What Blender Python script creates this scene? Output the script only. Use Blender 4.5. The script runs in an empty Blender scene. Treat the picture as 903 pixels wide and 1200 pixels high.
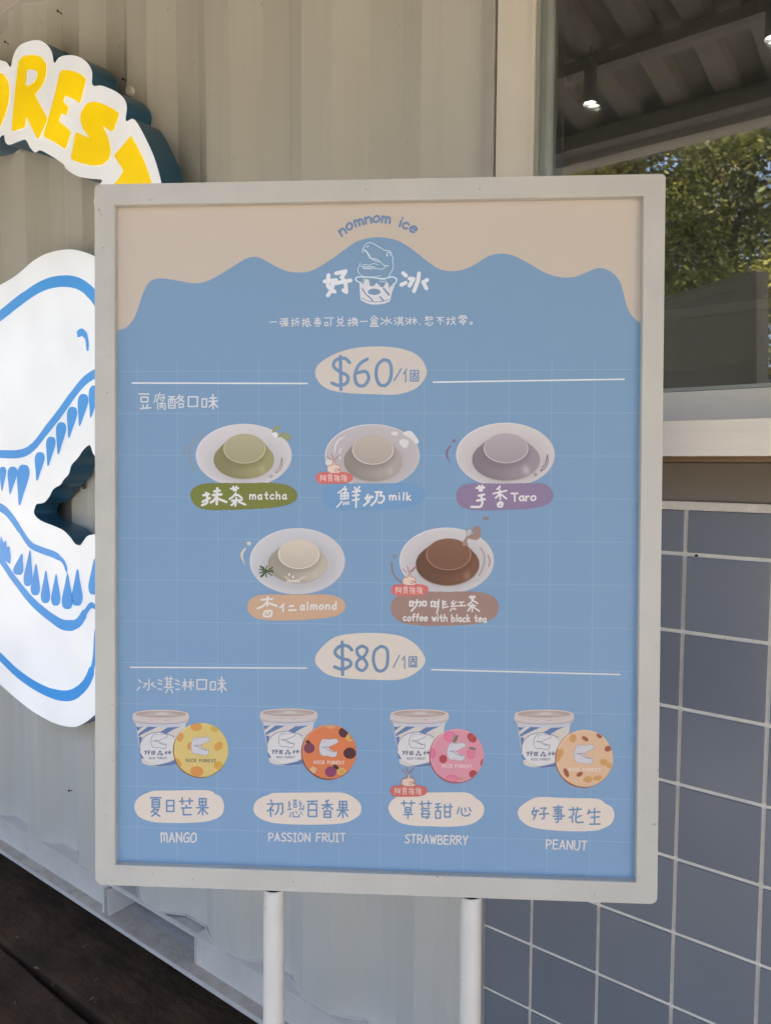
import bpy, bmesh, math, random
from mathutils import Vector, Matrix, noise
random.seed(7)
S = bpy.context.scene
COL = S.collection
rad = math.radians
# ------------------------------------------------------------------ camera
CH = 1.25                       # camera height above the deck
YAW, PITCH, ROLL, F = 0.6619248, -0.06318856, 0.005946909, 895.1665
WD = 1.1085                     # distance from the camera to the container's side
def cam_rows(yaw, pitch, roll):
    f = Vector((-math.sin(yaw)*math.cos(pitch), math.cos(yaw)*math.cos(pitch), math.sin(pitch)))
    r = Vector((math.cos(yaw), math.sin(yaw), 0)); u = r.cross(f)
    c, s = math.cos(roll), math.sin(roll)
    return c*r+s*u, -s*r+c*u, f
CR, CU, CF = cam_rows(YAW, PITCH, ROLL)
cam = bpy.data.cameras.new('camera'); camo = bpy.data.objects.new('camera', cam); COL.objects.link(camo)
M = Matrix.Identity(4)
for i in range(3):
    M[i][0] = CR[i]; M[i][1] = CU[i]; M[i][2] = -CF[i]
M[2][3] = CH
camo.matrix_world = M
cam.sensor_fit = 'HORIZONTAL'; cam.sensor_width = 36; cam.lens = 36*F/903
cam.clip_start = 0.02; cam.clip_end = 800
S.camera = camo
# ------------------------------------------------------------------ sky, sun, exposure
SUN_EL, SUN_AZ = 50, 25         # azimuth measured from +Y (behind the container) towards +X
w = bpy.data.worlds.new('World'); S.world = w; w.use_nodes = True
nt = w.node_tree; bg = nt.nodes['Background']
sky = nt.nodes.new('ShaderNodeTexSky'); sky.sky_type = 'NISHITA'; sky.sun_disc = False
sky.sun_elevation = rad(SUN_EL); sky.sun_rotation = rad(SUN_AZ)
sky.air_density = .7; sky.dust_density = 6.0; sky.ozone_density = 0
nt.links.new(sky.outputs[0], bg.inputs[0]); bg.inputs[1].default_value = 0.12
sl = bpy.data.lights.new('sun', 'SUN'); sl.energy = 2.8; sl.angle = rad(.5); sl.color = (1, .91, .78)
so = bpy.data.objects.new('sun', sl); COL.objects.link(so)
sd = Vector((math.sin(rad(SUN_AZ))*math.cos(rad(SUN_EL)), math.cos(rad(SUN_AZ))*math.cos(rad(SUN_EL)), math.sin(rad(SUN_EL))))
so.rotation_euler = sd.to_track_quat('Z', 'Y').to_euler()
S.view_settings.view_transform = 'Standard'; S.view_settings.look = 'None'
S.view_settings.exposure = 3.05; S.view_settings.gamma = 1
S.cycles.max_bounces = 8; S.cycles.diffuse_bounces = 4; S.cycles.transparent_max_bounces = 12
S.cycles.sample_clamp_indirect = 6

# ------------------------------------------------------------------ geometry from the survey of the photograph
def ray(u, v): return CR*((u-451.5)/F) + CU*((600-v)/F) + CF
def wall(u, v, y=WD):           # the point of the plane y = const (parallel to the container) seen at (u, v)
    d = ray(u, v); t = y/d.y
    return Vector((d.x*t, y, CH+d.z*t))
# menu board plane
BC = Vector((-0.54004, 0.668896, CH-0.085758))
BM = Matrix.Translation(BC) @ Matrix.Rotation(0.6046173, 4, 'Z') @ Matrix.Rotation(-0.04599606, 4, 'X') @ Matrix.Rotation(-0.00321878, 4, 'Y')
BI = BM.inverted()
C0 = BI @ Vector((0, 0, CH)); BI3 = BI.to_3x3()
PY = 0.009
def B(u, v, y=PY):              # (u, v) to the board's own x, z
    d = BI3 @ ray(u, v); t = (y-C0.y)/d.y
    return (C0.x+d.x*t, C0.z+d.z*t)

# ------------------------------------------------------------------ colour and materials
def lin(c): c /= 255; return c/12.92 if c <= .04045 else ((c+.055)/1.055)**2.4
def L3(r, g, b): return (lin(r), lin(g), lin(b))
def new_mat(name):
    m = bpy.data.materials.new(name); m.use_nodes = True
    return m, m.node_tree, m.node_tree.nodes['Principled BSDF']
def mat(name, col, rough=.5, spec=.5, metal=0, var=.0, vscale=6, col2=None, bump=0, bscale=60, stretch=(1,1,1), specks=None, speck_amt=.0, speck_scale=180, streak=None, streak_amt=0):
    """base colour with cloudy variation, optional dark specks, vertical streaks and fine relief"""
    m, t, p = new_mat(name)
    N, Lk = t.nodes, t.links
    tc = N.new('ShaderNodeTexCoord'); mp = N.new('ShaderNodeMapping'); mp.inputs['Scale'].default_value = stretch
    geo = N.new('ShaderNodeNewGeometry')
    Lk.new(geo.outputs['Position'], mp.inputs[0])
    base = N.new('ShaderNodeRGB'); base.outputs[0].default_value = (*col, 1); cur = base.outputs[0]
    def noise_fac(scale, lo, hi, detail=6, src=None):
        n = N.new('ShaderNodeTexNoise'); n.inputs['Scale'].default_value = scale; n.inputs['Detail'].default_value = detail; n.inputs['Roughness'].default_value = .6
        Lk.new(src or mp.outputs[0], n.inputs['Vector'])
        r = N.new('ShaderNodeMapRange'); r.inputs[1].default_value = lo; r.inputs[2].default_value = hi
        Lk.new(n.outputs[0], r.inputs[0]); return r.outputs[0]
    def mixin(fac, c, amt):
        nonlocal cur
        x = N.new('ShaderNodeMix'); x.data_type = 'RGBA'
        mm = N.new('ShaderNodeMath'); mm.operation = 'MULTIPLY'; mm.inputs[1].default_value = amt
        Lk.new(fac, mm.inputs[0]); Lk.new(mm.outputs[0], x.inputs[0]); Lk.new(cur, x.inputs[6]); x.inputs[7].default_value = (*c, 1)
        cur = x.outputs[2]
    if var: mixin(noise_fac(vscale, .35, .68), col2 or tuple(c*.6 for c in col), var)
    if streak:
        m2 = N.new('ShaderNodeMapping'); m2.inputs['Scale'].default_value = (26, 26, 1.1); Lk.new(geo.outputs['Position'], m2.inputs[0])
        mixin(noise_fac(1.0, .52, .74, 5, m2.outputs[0]), streak, streak_amt)
    if specks: mixin(noise_fac(speck_scale, .70, .74, 3), specks, speck_amt)
    Lk.new(cur, p.inputs['Base Color'])
    p.inputs['Roughness'].default_value = rough; p.inputs['Specular IOR Level'].default_value = spec; p.inputs['Metallic'].default_value = metal
    if bump:
        n = N.new('ShaderNodeTexNoise'); n.inputs['Scale'].default_value = bscale; n.inputs['Detail'].default_value = 7
        Lk.new(mp.outputs[0], n.inputs['Vector'])
        b = N.new('ShaderNodeBump'); b.inputs['Strength'].default_value = bump; b.inputs['Distance'].default_value = .01
        Lk.new(n.outputs[0], b.inputs['Height']); Lk.new(b.outputs[0], p.inputs['Normal'])
    return m
WALLC = (.61, .592, .53)
MT = dict(
    container=mat('painted_steel', WALLC, .55, .3, var=.18, vscale=3, col2=(.48, .475, .43), bump=.10, bscale=35, streak=(.36, .33, .28), streak_amt=.16, specks=(.2, .17, .14), speck_amt=.5, speck_scale=55),
    rail=mat('rail_paint', (.70, .66, .61), .5, .35, var=.3, vscale=9, col2=(.42, .41, .39), bump=.1, specks=(.16, .13, .1), speck_amt=.6, speck_scale=90),
    dust=mat('dusty_steel', (.55, .50, .43), .8, .2, var=.6, vscale=25, col2=(.33, .28, .22), bump=.3, bscale=120),
    pocket=mat('pocket_steel', (.56, .54, .52), .6, .3, var=.5, vscale=14, col2=(.25, .24, .23), bump=.2),
    dark=mat('dark_gap', (.02, .02, .02), .9, .1),
    plank=mat('dark_plank', (.072, .044, .028), .9, .12, var=.85, vscale=9, col2=(.028, .019, .014), bump=1.0, bscale=28, specks=(.20, .14, .09), speck_amt=.6, speck_scale=75, stretch=(.7, 1.2, 1)),
    soil=mat('soil', (.03, .022, .016), .95, .1, var=.6, vscale=5, bump=.8, bscale=30),
    trim=mat('white_trim', (.80, .74, .65), .45, .4, var=.12, vscale=8, bump=.03, bscale=90),
    trimg=mat('grey_trim', (.47, .45, .42), .5, .4, var=.2, vscale=12),
    alu=mat('window_aluminium', (.44, .46, .42), .35, .5, metal=.35, var=.2, vscale=14),
    fascia=mat('brown_fascia', (.24, .215, .18), .6, .3, var=.3, vscale=5),
    brown=mat('brown_strip', (.2, .13, .07), .6, .3),
    shelf=mat('ribbed_board', (.82, .77, .67), .5, .3, var=.12, vscale=10, bump=.08, stretch=(.02, 1, 9), bscale=40),
    grout=mat('grout', (.80, .76, .68), .85, .1, var=.35, vscale=16, bump=.3, bscale=150, specks=(.1, .09, .08), speck_amt=.4),
    frame=mat('sign_frame_paint', (.57, .555, .50), .45, .4, metal=.0, var=.45, vscale=9, col2=(.46, .45, .41), bump=.05, bscale=160, specks=(.2, .15, .11), speck_amt=.8, speck_scale=150),
    leg=mat('leg_paint', (.70, .67, .61), .42, .5, var=.3, vscale=18, col2=(.55, .51, .45), bump=.06, specks=(.16, .1, .07), speck_amt=.85, speck_scale=110),
    sret=mat('sign_return_blue', (.03, .12, .205), .35, .5, var=.2, vscale=12),
    screw=mat('screw', (.09, .06, .04), .6, .4, metal=.6),
    canopy=mat('canopy_sheet', (.25, .23, .195), .55, .3, var=.4, vscale=3, col2=(.15, .135, .12)),
    beam=mat('canopy_beam', (.19, .18, .165), .5, .4, var=.3),
    lampbody=mat('lamp_body', (.10, .10, .10), .4, .5),
    cabinet=mat('cabinet', (.36, .34, .17), .5, .4, var=.25),
    inner=mat('interior_wall', (.16, .155, .14), .7, .2, var=.3),
    bark=mat('bark', (.24, .19, .135), .9, .1, var=.6, vscale=6, bump=.6, bscale=20),
    bounce_floor=mat('pale_bounce_floor', (.66, .59, .49), .9, .1, var=.25, vscale=1.5, bump=.3, bscale=30),
    gravel=mat('ground_gravel', (.15, .135, .10), .95, .1, var=.6, vscale=2, bump=.6, bscale=40),
)
def tile_mat():
    m, t, p = new_mat('glazed_tile'); N, Lk = t.nodes, t.links
    oi = N.new('ShaderNodeObjectInfo'); geo = N.new('ShaderNodeNewGeometry')
    n = N.new('ShaderNodeTexNoise'); n.inputs['Scale'].default_value = 9; n.inputs['Detail'].default_value = 4; Lk.new(geo.outputs[0], n.inputs['Vector'])
    a = N.new('ShaderNodeMath'); a.operation = 'ADD'; Lk.new(oi.outputs['Random'], a.inputs[0]); Lk.new(n.outputs[0], a.inputs[1])
    r = N.new('ShaderNodeValToRGB'); r.color_ramp.elements[0].color = (.158, .174, .205, 1); r.color_ramp.elements[1].color = (.215, .232, .262, 1)
    mm = N.new('ShaderNodeMath'); mm.operation = 'MULTIPLY'; mm.inputs[1].default_value = .55; Lk.new(a.outputs[0], mm.inputs[0]); Lk.new(mm.outputs[0], r.inputs[0])
    Lk.new(r.outputs[0], p.inputs['Base Color']); p.inputs['Roughness'].default_value = .28; p.inputs['Specular IOR Level'].default_value = .45
    n2 = N.new('ShaderNodeTexNoise'); n2.inputs['Scale'].default_value = 14; Lk.new(geo.outputs[0], n2.inputs['Vector'])
    b = N.new('ShaderNodeBump'); b.inputs['Strength'].default_value = .08; b.inputs['Distance'].default_value = .01; Lk.new(n2.outputs[0], b.inputs['Height']); Lk.new(b.outputs[0], p.inputs['Normal'])
    return m
MT['tile'] = tile_mat()
def emit_mat(name, col, base, strength, rough=.3):
    m, t, p = new_mat(name)
    p.inputs['Base Color'].default_value = (*base, 1); p.inputs['Emission Color'].default_value = (*col, 1)
    p.inputs['Roughness'].default_value = rough
    n = t.nodes.new('ShaderNodeTexNoise'); n.inputs['Scale'].default_value = 7; n.inputs['Detail'].default_value = 1
    g = t.nodes.new('ShaderNodeNewGeometry'); t.links.new(g.outputs[0], n.inputs['Vector'])
    r = t.nodes.new('ShaderNodeMapRange'); r.inputs[1].default_value = .3; r.inputs[2].default_value = .7; r.inputs[3].default_value = strength*.86; r.inputs[4].default_value = strength*1.12
    t.links.new(n.outputs[0], r.inputs[0]); t.links.new(r.outputs[0], p.inputs['Emission Strength'])
    return m
LIT = .044
MT['sign_white'] = emit_mat('lit_white_acrylic', (.97, .985, 1), (.8, .8, .8), LIT)
MT['sign_yellow'] = emit_mat('lit_yellow_vinyl', (1, .68, .0), (.7, .46, .002), LIT*1.55)
MT['sign_blue'] = emit_mat('lit_blue_vinyl', (.045, .36, .86), (.03, .26, .66), LIT*.85)
MT['lamp'] = emit_mat('lamp_glow', (1, .95, .85), (.8, .8, .8), 3)
def ink_mat():
    m, t, p = new_mat('print_ink'); N, Lk = t.nodes, t.links
    a = N.new('ShaderNodeAttribute'); a.attribute_name = 'ink'
    geo = N.new('ShaderNodeNewGeometry')
    n = N.new('ShaderNodeTexNoise'); n.inputs['Scale'].default_value = 900; n.inputs['Detail'].default_value = 2; Lk.new(geo.outputs[0], n.inputs['Vector'])
    r = N.new('ShaderNodeMapRange'); r.inputs[3].default_value = .95; r.inputs[4].default_value = 1.05; Lk.new(n.outputs[0], r.inputs[0])
    v = N.new('ShaderNodeVectorMath'); v.operation = 'SCALE'; Lk.new(a.outputs['Color'], v.inputs[0]); Lk.new(r.outputs[0], v.inputs['Scale'])
    Lk.new(v.outputs[0], p.inputs['Base Color']); p.inputs['Roughness'].default_value = .48; p.inputs['Specular IOR Level'].default_value = .35
    return m
MT['ink'] = ink_mat()
def glass_mat():
    m = bpy.data.materials.new('window_glass'); m.use_nodes = True; t = m.node_tree; N, Lk = t.nodes, t.links; N.clear()
    o = N.new('ShaderNodeOutputMaterial'); mx = N.new('ShaderNodeMixShader'); tr = N.new('ShaderNodeBsdfTransparent'); gl = N.new('ShaderNodeBsdfGlossy')
    fr = N.new('ShaderNodeFresnel'); fr.inputs[0].default_value = 1.5
    mu = N.new('ShaderNodeMath'); mu.operation = 'MULTIPLY'; mu.inputs[1].default_value = 7.5; mu.use_clamp = True
    Lk.new(fr.outputs[0], mu.inputs[0]); Lk.new(mu.outputs[0], mx.inputs[0]); Lk.new(tr.outputs[0], mx.inputs[1]); Lk.new(gl.outputs[0], mx.inputs[2])
    tr.inputs[0].default_value = (.85, .88, .84, 1); gl.inputs['Roughness'].default_value = .012
    # film of dust on the pane
    df = N.new('ShaderNodeBsdfDiffuse'); df.inputs[0].default_value = (.62, .60, .56, 1)
    g = N.new('ShaderNodeNewGeometry'); nz = N.new('ShaderNodeTexNoise'); nz.inputs['Scale'].default_value = 3.2; nz.inputs['Detail'].default_value = 9; nz.inputs['Roughness'].default_value = .7
    r = N.new('ShaderNodeMapRange'); r.inputs[1].default_value = .3; r.inputs[2].default_value = .75; r.inputs[3].default_value = .012; r.inputs[4].default_value = .055
    m2 = N.new('ShaderNodeMixShader'); Lk.new(g.outputs[0], nz.inputs['Vector']); Lk.new(nz.outputs[0], r.inputs[0]); Lk.new(r.outputs[0], m2.inputs[0])
    Lk.new(mx.outputs[0], m2.inputs[1]); Lk.new(df.outputs[0], m2.inputs[2]); Lk.new(m2.outputs[0], o.inputs[0]); return m
MT['glass'] = glass_mat()
def leaf_mat(name, a, b):
    m, t, p = new_mat(name); N, Lk = t.nodes, t.links
    g = N.new('ShaderNodeNewGeometry'); r = N.new('ShaderNodeValToRGB')
    r.color_ramp.elements[0].color = (*a, 1); r.color_ramp.elements[1].color = (*b, 1)
    Lk.new(g.outputs['Random Per Island'], r.inputs[0]); Lk.new(r.outputs[0], p.inputs['Base Color'])
    p.inputs['Roughness'].default_value = .5; p.inputs['Specular IOR Level'].default_value = .3
    tl = N.new('ShaderNodeBsdfTranslucent'); Lk.new(r.outputs[0], tl.inputs[0]); mx = N.new('ShaderNodeMixShader'); mx.inputs[0].default_value = .35
    o = N['Material Output']; Lk.new(p.outputs[0], mx.inputs[1]); Lk.new(tl.outputs[0], mx.inputs[2]); Lk.new(mx.outputs[0], o.inputs[0])
    return m
MT['leafA'] = leaf_mat('leaf_green', (.035, .05, .012), (.15, .155, .035))
MT['leafB'] = leaf_mat('leaf_yellow_green', (.06, .075, .012), (.22, .21, .03))
MT['hedge'] = leaf_mat('hedge_green', (.012, .02, .008), (.05, .065, .02))

# ------------------------------------------------------------------ object helpers
def link(name, me, m=None, parent=None, kind=None):
    o = bpy.data.objects.new(name, me); COL.objects.link(o)
    if m and me: me.materials.append(m)
    if parent: o.parent = parent
    if kind: o['kind'] = kind
    return o
def from_bm(name, bm, m, parent=None, kind=None, smooth=False):
    me = bpy.data.meshes.new(name); bmesh.ops.recalc_face_normals(bm, faces=bm.faces); bm.to_mesh(me); bm.free()
    if smooth: me.polygons.foreach_set('use_smooth', [True]*len(me.polygons))
    return link(name, me, m, parent, kind)
def empty(name, loc=(0, 0, 0)):
    o = bpy.data.objects.new(name, None); COL.objects.link(o); o.location = loc; o.empty_display_size = .1; return o
def tag(o, label, cat=None, group=None):
    o['label'] = label
    if cat: o['category'] = cat
    if group: o['group'] = group
    return o
def bx(bm, x0, x1, y0, y1, z0, z1):
    v = [bm.verts.new((x, y, z)) for x in (x0, x1) for y in (y0, y1) for z in (z0, z1)]
    for f in ((0, 1, 3, 2), (4, 6, 7, 5), (0, 4, 5, 1), (2, 3, 7, 6), (0, 2, 6, 4), (1, 5, 7, 3)): bm.faces.new([v[i] for i in f])
def bevel(bm, off, seg=2):
    bmesh.ops.bevel(bm, geom=list(bm.edges), offset=off, segments=seg, affect='EDGES', profile=.6)
def box(name, x0, x1, y0, y1, z0, z1, m, parent=None, bev=0, kind=None):
    bm = bmesh.new(); bx(bm, x0, x1, y0, y1, z0, z1)
    if bev: bevel(bm, bev)
    return from_bm(name, bm, m, parent, kind)
def extrude(pts, y0, y1, bm=None):
    """closed outline (list of x,z) between the planes y0 (front) and y1"""
    bm = bm or bmesh.new()
    a = [bm.verts.new((x, y0, z)) for x, z in pts]; b = [bm.verts.new((x, y1, z)) for x, z in pts]
    n = len(pts)
    bm.faces.new(a); bm.faces.new(b[::-1])
    for i in range(n): bm.faces.new((a[i], b[i], b[(i+1) % n], a[(i+1) % n]))
    return bm
def tube(bm, p, q, r0, r1, n=16, cap=True):
    p, q = Vector(p), Vector(q); d = (q-p).normalized(); a = d.orthogonal().normalized(); b = d.cross(a)
    R = []
    for c, r in ((p, r0), (q, r1)): R.append([bm.verts.new(c+(a*math.cos(t)+b*math.sin(t))*r) for t in [2*math.pi*i/n for i in range(n)]])
    for i in range(n): bm.faces.new((R[0][i], R[0][(i+1) % n], R[1][(i+1) % n], R[1][i]))
    if cap: bm.faces.new(R[0][::-1]); bm.faces.new(R[1])

def crom(P, closed=False, k=6):
    n = len(P); out = []
    for i in range(n if closed else n-1):
        g = lambda j: P[j % n] if closed else P[min(max(j, 0), n-1)]
        p0, p1, p2, p3 = g(i-1), g(i), g(i+1), g(i+2)
        for s in range(k):
            t = s/k
            out.append(tuple(.5*((2*p1[a])+(-p0[a]+p2[a])*t+(2*p0[a]-5*p1[a]+4*p2[a]-p3[a])*t*t+(-p0[a]+3*p1[a]-3*p2[a]+p3[a])*t**3) for a in (0, 1)))
    if not closed: out.append(P[-1])
    return out
def parse(s, o=(0, 0), k=1.0, closed=False):
    """'x y x y; ~x y ...' traced on an enlargement with origin o and scale k, '~' = smooth"""
    out = []
    for part in s.split(';'):
        part = part.strip()
        if not part: continue
        sm = part.startswith('~'); n = [float(a) for a in part.lstrip('~').split()]
        P = [(o[0]+n[i]/k, o[1]+n[i+1]/k) for i in range(0, len(n)-1, 2)]
        out.append(crom(P, closed, 5) if sm and len(P) > 2 else P)
    return out

# ------------------------------------------------------------------ THE SHIPPING CONTAINER
cont = empty('shipping_container', (-.7, WD, 0))
tag(cont, 'white corrugated container kiosk with a tiled front and a window, behind the menu board', 'kiosk')
def cpart(o):                   # keep world coordinates while parented to the container
    o.parent = cont; o.matrix_parent_inverse = Matrix.Translation((.7, -WD, 0)); return o
def sub(o, par): o.parent = par; return o
XE = -.662                      # right end of the corrugated side
Z0, Z1 = CH-1.125, CH+1.265
def corrugated():
    bm = bmesh.new(); xs = []
    pitch, dep = .287, .036; x = -1.364-pitch*16
    def add(x, y):
        if x < XE: xs.append((x, y))
    while x < XE:
        for dx, dy in ((0, 0), (.074, 0), (.142, dep), (.217, dep)):
            for e in (-.0015, .0015): add(x+dx+e, WD+dy+(.0004 if e else 0)*0)
        x += pitch
    xs.append((XE, xs[-1][1])); cols = []
    nz = 14
    for x, y in xs: cols.append([bm.verts.new((x, y+.0018*math.sin(x*3+z*5), Z0+(Z1-Z0)*z/nz)) for z in range(nz+1)])
    for a, b in zip(cols, cols[1:]):
        for i in range(nz): bm.faces.new((a[i], b[i], b[i+1], a[i+1]))
    o = from_bm('corrugated_side', bm, MT['container']); return cpart(o)
side = corrugated()
# caulk / weld bead along the foot of the sheet
bm = bmesh.new(); x = -1.364-.287*12
while x < XE:
    pts = [(x, 0), (x+.074, 0), (x+.142, .036), (x+.217, .036), (x+.287, 0)]
    for (a, ya), (b, yb) in zip(pts, pts[1:]):
        if b < XE+.05: tube(bm, (a, WD+ya-.001, Z0+.002), (b, WD+yb-.001, Z0+.002), .002, .002, 6)
    x += .287
cpart(from_bm('weld_bead', bm, MT['rail'], smooth=True))
# bottom rail: top flange, web, protruding dusty lip, interrupted by a forklift pocket
zt, zw, zb = CH-1.124, CH-1.196, CH-1.206
PX0, PX1 = -1.765, -1.43
def bottom_rail(x0, x1, name='bottom_rail'):
    bm = bmesh.new(); bx(bm, x0, x1, WD+.0, WD+.09, zw, zt); return cpart(from_bm(name, bm, MT['rail']))
bottom_rail(-5.6, PX0-.03); bottom_rail(PX1, XE+.03)
cpart(box('rail_edge', -5.6, XE+.03, WD-.0045, WD+.004, zt-.003, zt+.0025, MT['rail']))
cpart(box('rail_lip', -5.6, XE+.03, WD-.031, WD+.03, zb, zw, MT['dust'], bev=.001))
cpart(box('lip_edge', -5.6, XE+.03, WD-.0335, WD-.0305, zb+.001, zw+.001, MT['rail']))
pk = cpart(box('forklift_pocket', PX0, PX1, WD+.085, WD+.09, zw, zt-.002, MT['pocket']))
box('pocket_roof', PX0, PX1, WD+.004, WD+.084, zt-.006, zt-.004, MT['pocket'], pk)
box('pocket_floor', PX0, PX1, WD+.031, WD+.0845, zw-.006, zw-.001, MT['pocket'], pk)
pf = box('pocket_cheek', PX0-.004, PX0+.0, WD-.02, WD+.085, zw, zt-.004, MT['rail']); cpart(pf)
cpart(box('pocket_cheek', PX0-.030, PX0-.022, WD-.02, WD+.02, zw, zt-.004, MT['rail']))
cpart(box('pocket_slot', PX0-.022, PX0-.004, WD+.002, WD+.012, zw, zt-.004, MT['brown']))
bm = bmesh.new()
for i in range(26):             # ragged weld on the right edge of the pocket
    z = zw+.002+i*.0027; tube(bm, (PX1-.001, WD-.001, z), (PX1+.0012+random.uniform(-.0012, .0016), WD-.0015, z+.003), .0022, .0018, 5)
cpart(from_bm('weld_bead', bm, MT['rail'], smooth=True))
# top rail and roof and ends (seen from the side only)
cpart(box('top_rail', -5.6, 1.9, WD-.012, WD+.05, Z1, Z1+.06, MT['rail'], bev=.003))
cpart(box('roof', -5.6, 1.9, WD+.05, WD+2.4, Z1+.06, Z1+.09, MT['container']))
cpart(box('end_wall', 1.86, 1.9, WD+.05, WD+2.4, Z0, Z1+.06, MT['container']))
cpart(box('end_wall', -5.6, -5.56, WD+.05, WD+2.4, Z0, Z1+.06, MT['container']))
cpart(box('rear_wall', -5.56, 1.86, WD+2.36, WD+2.4, Z0, Z1+.06, MT['inner']))
cpart(box('inner_wall', -5.56, XE, WD+.05, WD+.06, Z0, Z1+.06, MT['inner']))
cpart(box('floor_panel', -5.56, 1.86, WD+.09, WD+2.36, Z0-.02, Z0+.02, MT['inner']))
# screws in the sheet
def sheet_y(x):
    t = ((x+1.364) % .287)
    return WD+(0 if t < .074 else (t-.074)/.068*.036 if t < .142 else .036 if t < .217 else (.287-t)/.07*.036)
for u, v in ((67, 12), (7, 49), (148, 94), (75, 929)):
    q = wall(u, v, WD+.01); y = sheet_y(q.x); bm = bmesh.new()
    tube(bm, (q.x, y-.011, q.z), (q.x, y+.003, q.z-.003), .0012, .0012, 8); tube(bm, (q.x, y-.0125, q.z), (q.x, y-.011, q.z), .0034, .0034, 10)
    cpart(from_bm('screw', bm, MT['screw'], smooth=False))
# jamb beside the window and below it down to the ground
cpart(box('jamb', XE, -.643, WD-.010, WD+.05, Z0-.08, Z1, MT['trimg'], bev=.001))
cpart(box('seam', -.643, -.6395, WD+.006, WD+.05, CH+.05, Z1, MT['dark']))
# ---- window
ZS = CH+.106                    # glass bottom
win = cpart(box('window', -.6395, -.578, WD-.006, WD+.05, CH+.060, Z1, MT['trim'], bev=.0015)); win['label'] = 'white framed kiosk window with dark reflecting glass'
def wsub(o): o.parent = win; return o
wsub(box('sill', -.577, 1.82, WD-.006, WD+.06, CH+.040, ZS-.003, MT['trim'], bev=.0012))
wsub(box('sill_bead', -.566, 1.82, WD-.001, WD+.05, ZS-.002, ZS+.003, MT['alu']))
wsub(box('frame_strip', -.5775, -.5735, WD-.009, WD+.05, ZS+.003, Z1, MT['trim']))
wsub(box('frame_strip', -.573, -.567, WD-.002, WD+.05, ZS+.003, Z1, MT['alu'], bev=.001))
wsub(box('frame_strip', -.5665, -.556, WD+.006, WD+.05, ZS+.003, Z1, MT['alu']))
wsub(box('frame_strip', -.5555, -.548, WD+.001, WD+.05, ZS+.003, Z1, MT['alu'], bev=.001))
wsub(box('frame_head', -.547, 1.82, WD-.004, WD+.05, Z1-.06, Z1-.002, MT['trim'], bev=.001))
wsub(box('frame_strip', 1.78, 1.82, WD-.004, WD+.05, ZS+.004, Z1-.061, MT['trim']))
for dy in (.012, .026):
    bm = bmesh.new(); v = [bm.verts.new(c) for c in ((-.549, WD+dy, ZS+.001), (1.781, WD+dy, ZS+.001), (1.781, WD+dy, Z1-.058), (-.549, WD+dy, Z1-.058))]
    bm.faces.new(v); wsub(from_bm('glass_pane', bm, MT['glass']))
# ---- inside, seen dimly through the glass
cb = cpart(box('inner_counter', -1.6, 1.8, WD+.60, WD+.64, CH-.2, CH+.315, MT['cabinet'])); cb['label'] = 'olive inner counter seen through the window'
cpart(box('inner_counter_top', -1.6, 1.8, WD+.585, WD+1.0, CH+.316, CH+.335, MT['rail']))
cpart(box('inner_worktop', -1.6, 1.8, WD+.28, WD+.583, CH+.10, CH+.14, MT['beam']))
cpart(box('inner_worktop_front', -1.6, 1.8, WD+.584, WD+.598, CH+.14, CH+.205, MT['inner']))
# ---- counter shelf, fascia, tiles
cpart(box('shelf_board', -.645, 1.86, WD-.140, WD-.0065, CH+.0113, CH+.0553, MT['shelf'], bev=.0012))
cpart(box('shelf_batten', -.645, 1.86, WD-.128, WD-.0005, CH+.0045, CH+.0110, MT['brown']))
cpart(box('fascia', -.6425, 1.86, WD+.0015, WD+.05, CH-.050, CH+.0035, MT['fascia']))
cpart(box('tile_trim', -.6425, 1.86, WD-.0035, WD+.05, CH-.0625, CH-.0505, MT['grout'], bev=.0006))
PT, X0T, Z0T = .111, -.55235, CH-.12515
PXT = PT*1.02175
bed = cpart(box('tile_wall', -.6425, 1.86, WD-.0010, WD+.05, Z0-.085, CH-.063, MT['grout'])); bed['label'] = 'wall of square slate-blue glazed tiles with cream grout below the shelf'
proto = {}
n = 0
GR = .0058
for c in range(-1, 12):
    for r in range(-1, 10):
        xa, xb = X0T+c*PXT, X0T+(c+1)*PXT; za, zb_ = Z0T-(r+1)*PT, Z0T-r*PT
        xa = max(xa, -.645+GR/2) if c < 0 else xa
        if r < 0: zb_ = CH-.0600
        if r == 9: za = max(za, Z0-.08)
        wdt, hgt = xb-xa-GR, zb_-za-GR
        key = (round(wdt, 4), round(hgt, 4))
        if key not in proto:
            bm = bmesh.new(); bx(bm, -wdt/2, wdt/2, -.0042, .001, -hgt/2, hgt/2); bevel(bm, .0012, 2)
            me = bpy.data.meshes.new('tile'); bmesh.ops.recalc_face_normals(bm, faces=bm.faces); bm.to_mesh(me); bm.free(); me.materials.append(MT['tile']); proto[key] = me
        o = bpy.data.objects.new('tile', proto[key]); COL.objects.link(o)
        o.location = ((xa+xb)/2, WD, (za+zb_)/2)
        o.rotation_euler = (random.gauss(0, .0025), 0, random.gauss(0, .0025))
        o.parent = bed

q = wall(816, 651); bm = bmesh.new(); bmesh.ops.create_icosphere(bm, subdivisions=1, radius=.0022, matrix=Matrix.Translation((q.x, WD-.0015, q.z)) @ Matrix.Diagonal((1.3, .5, .8, 1)))
from_bm('grout_chip', bm, MT['dark'], bed)
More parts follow.
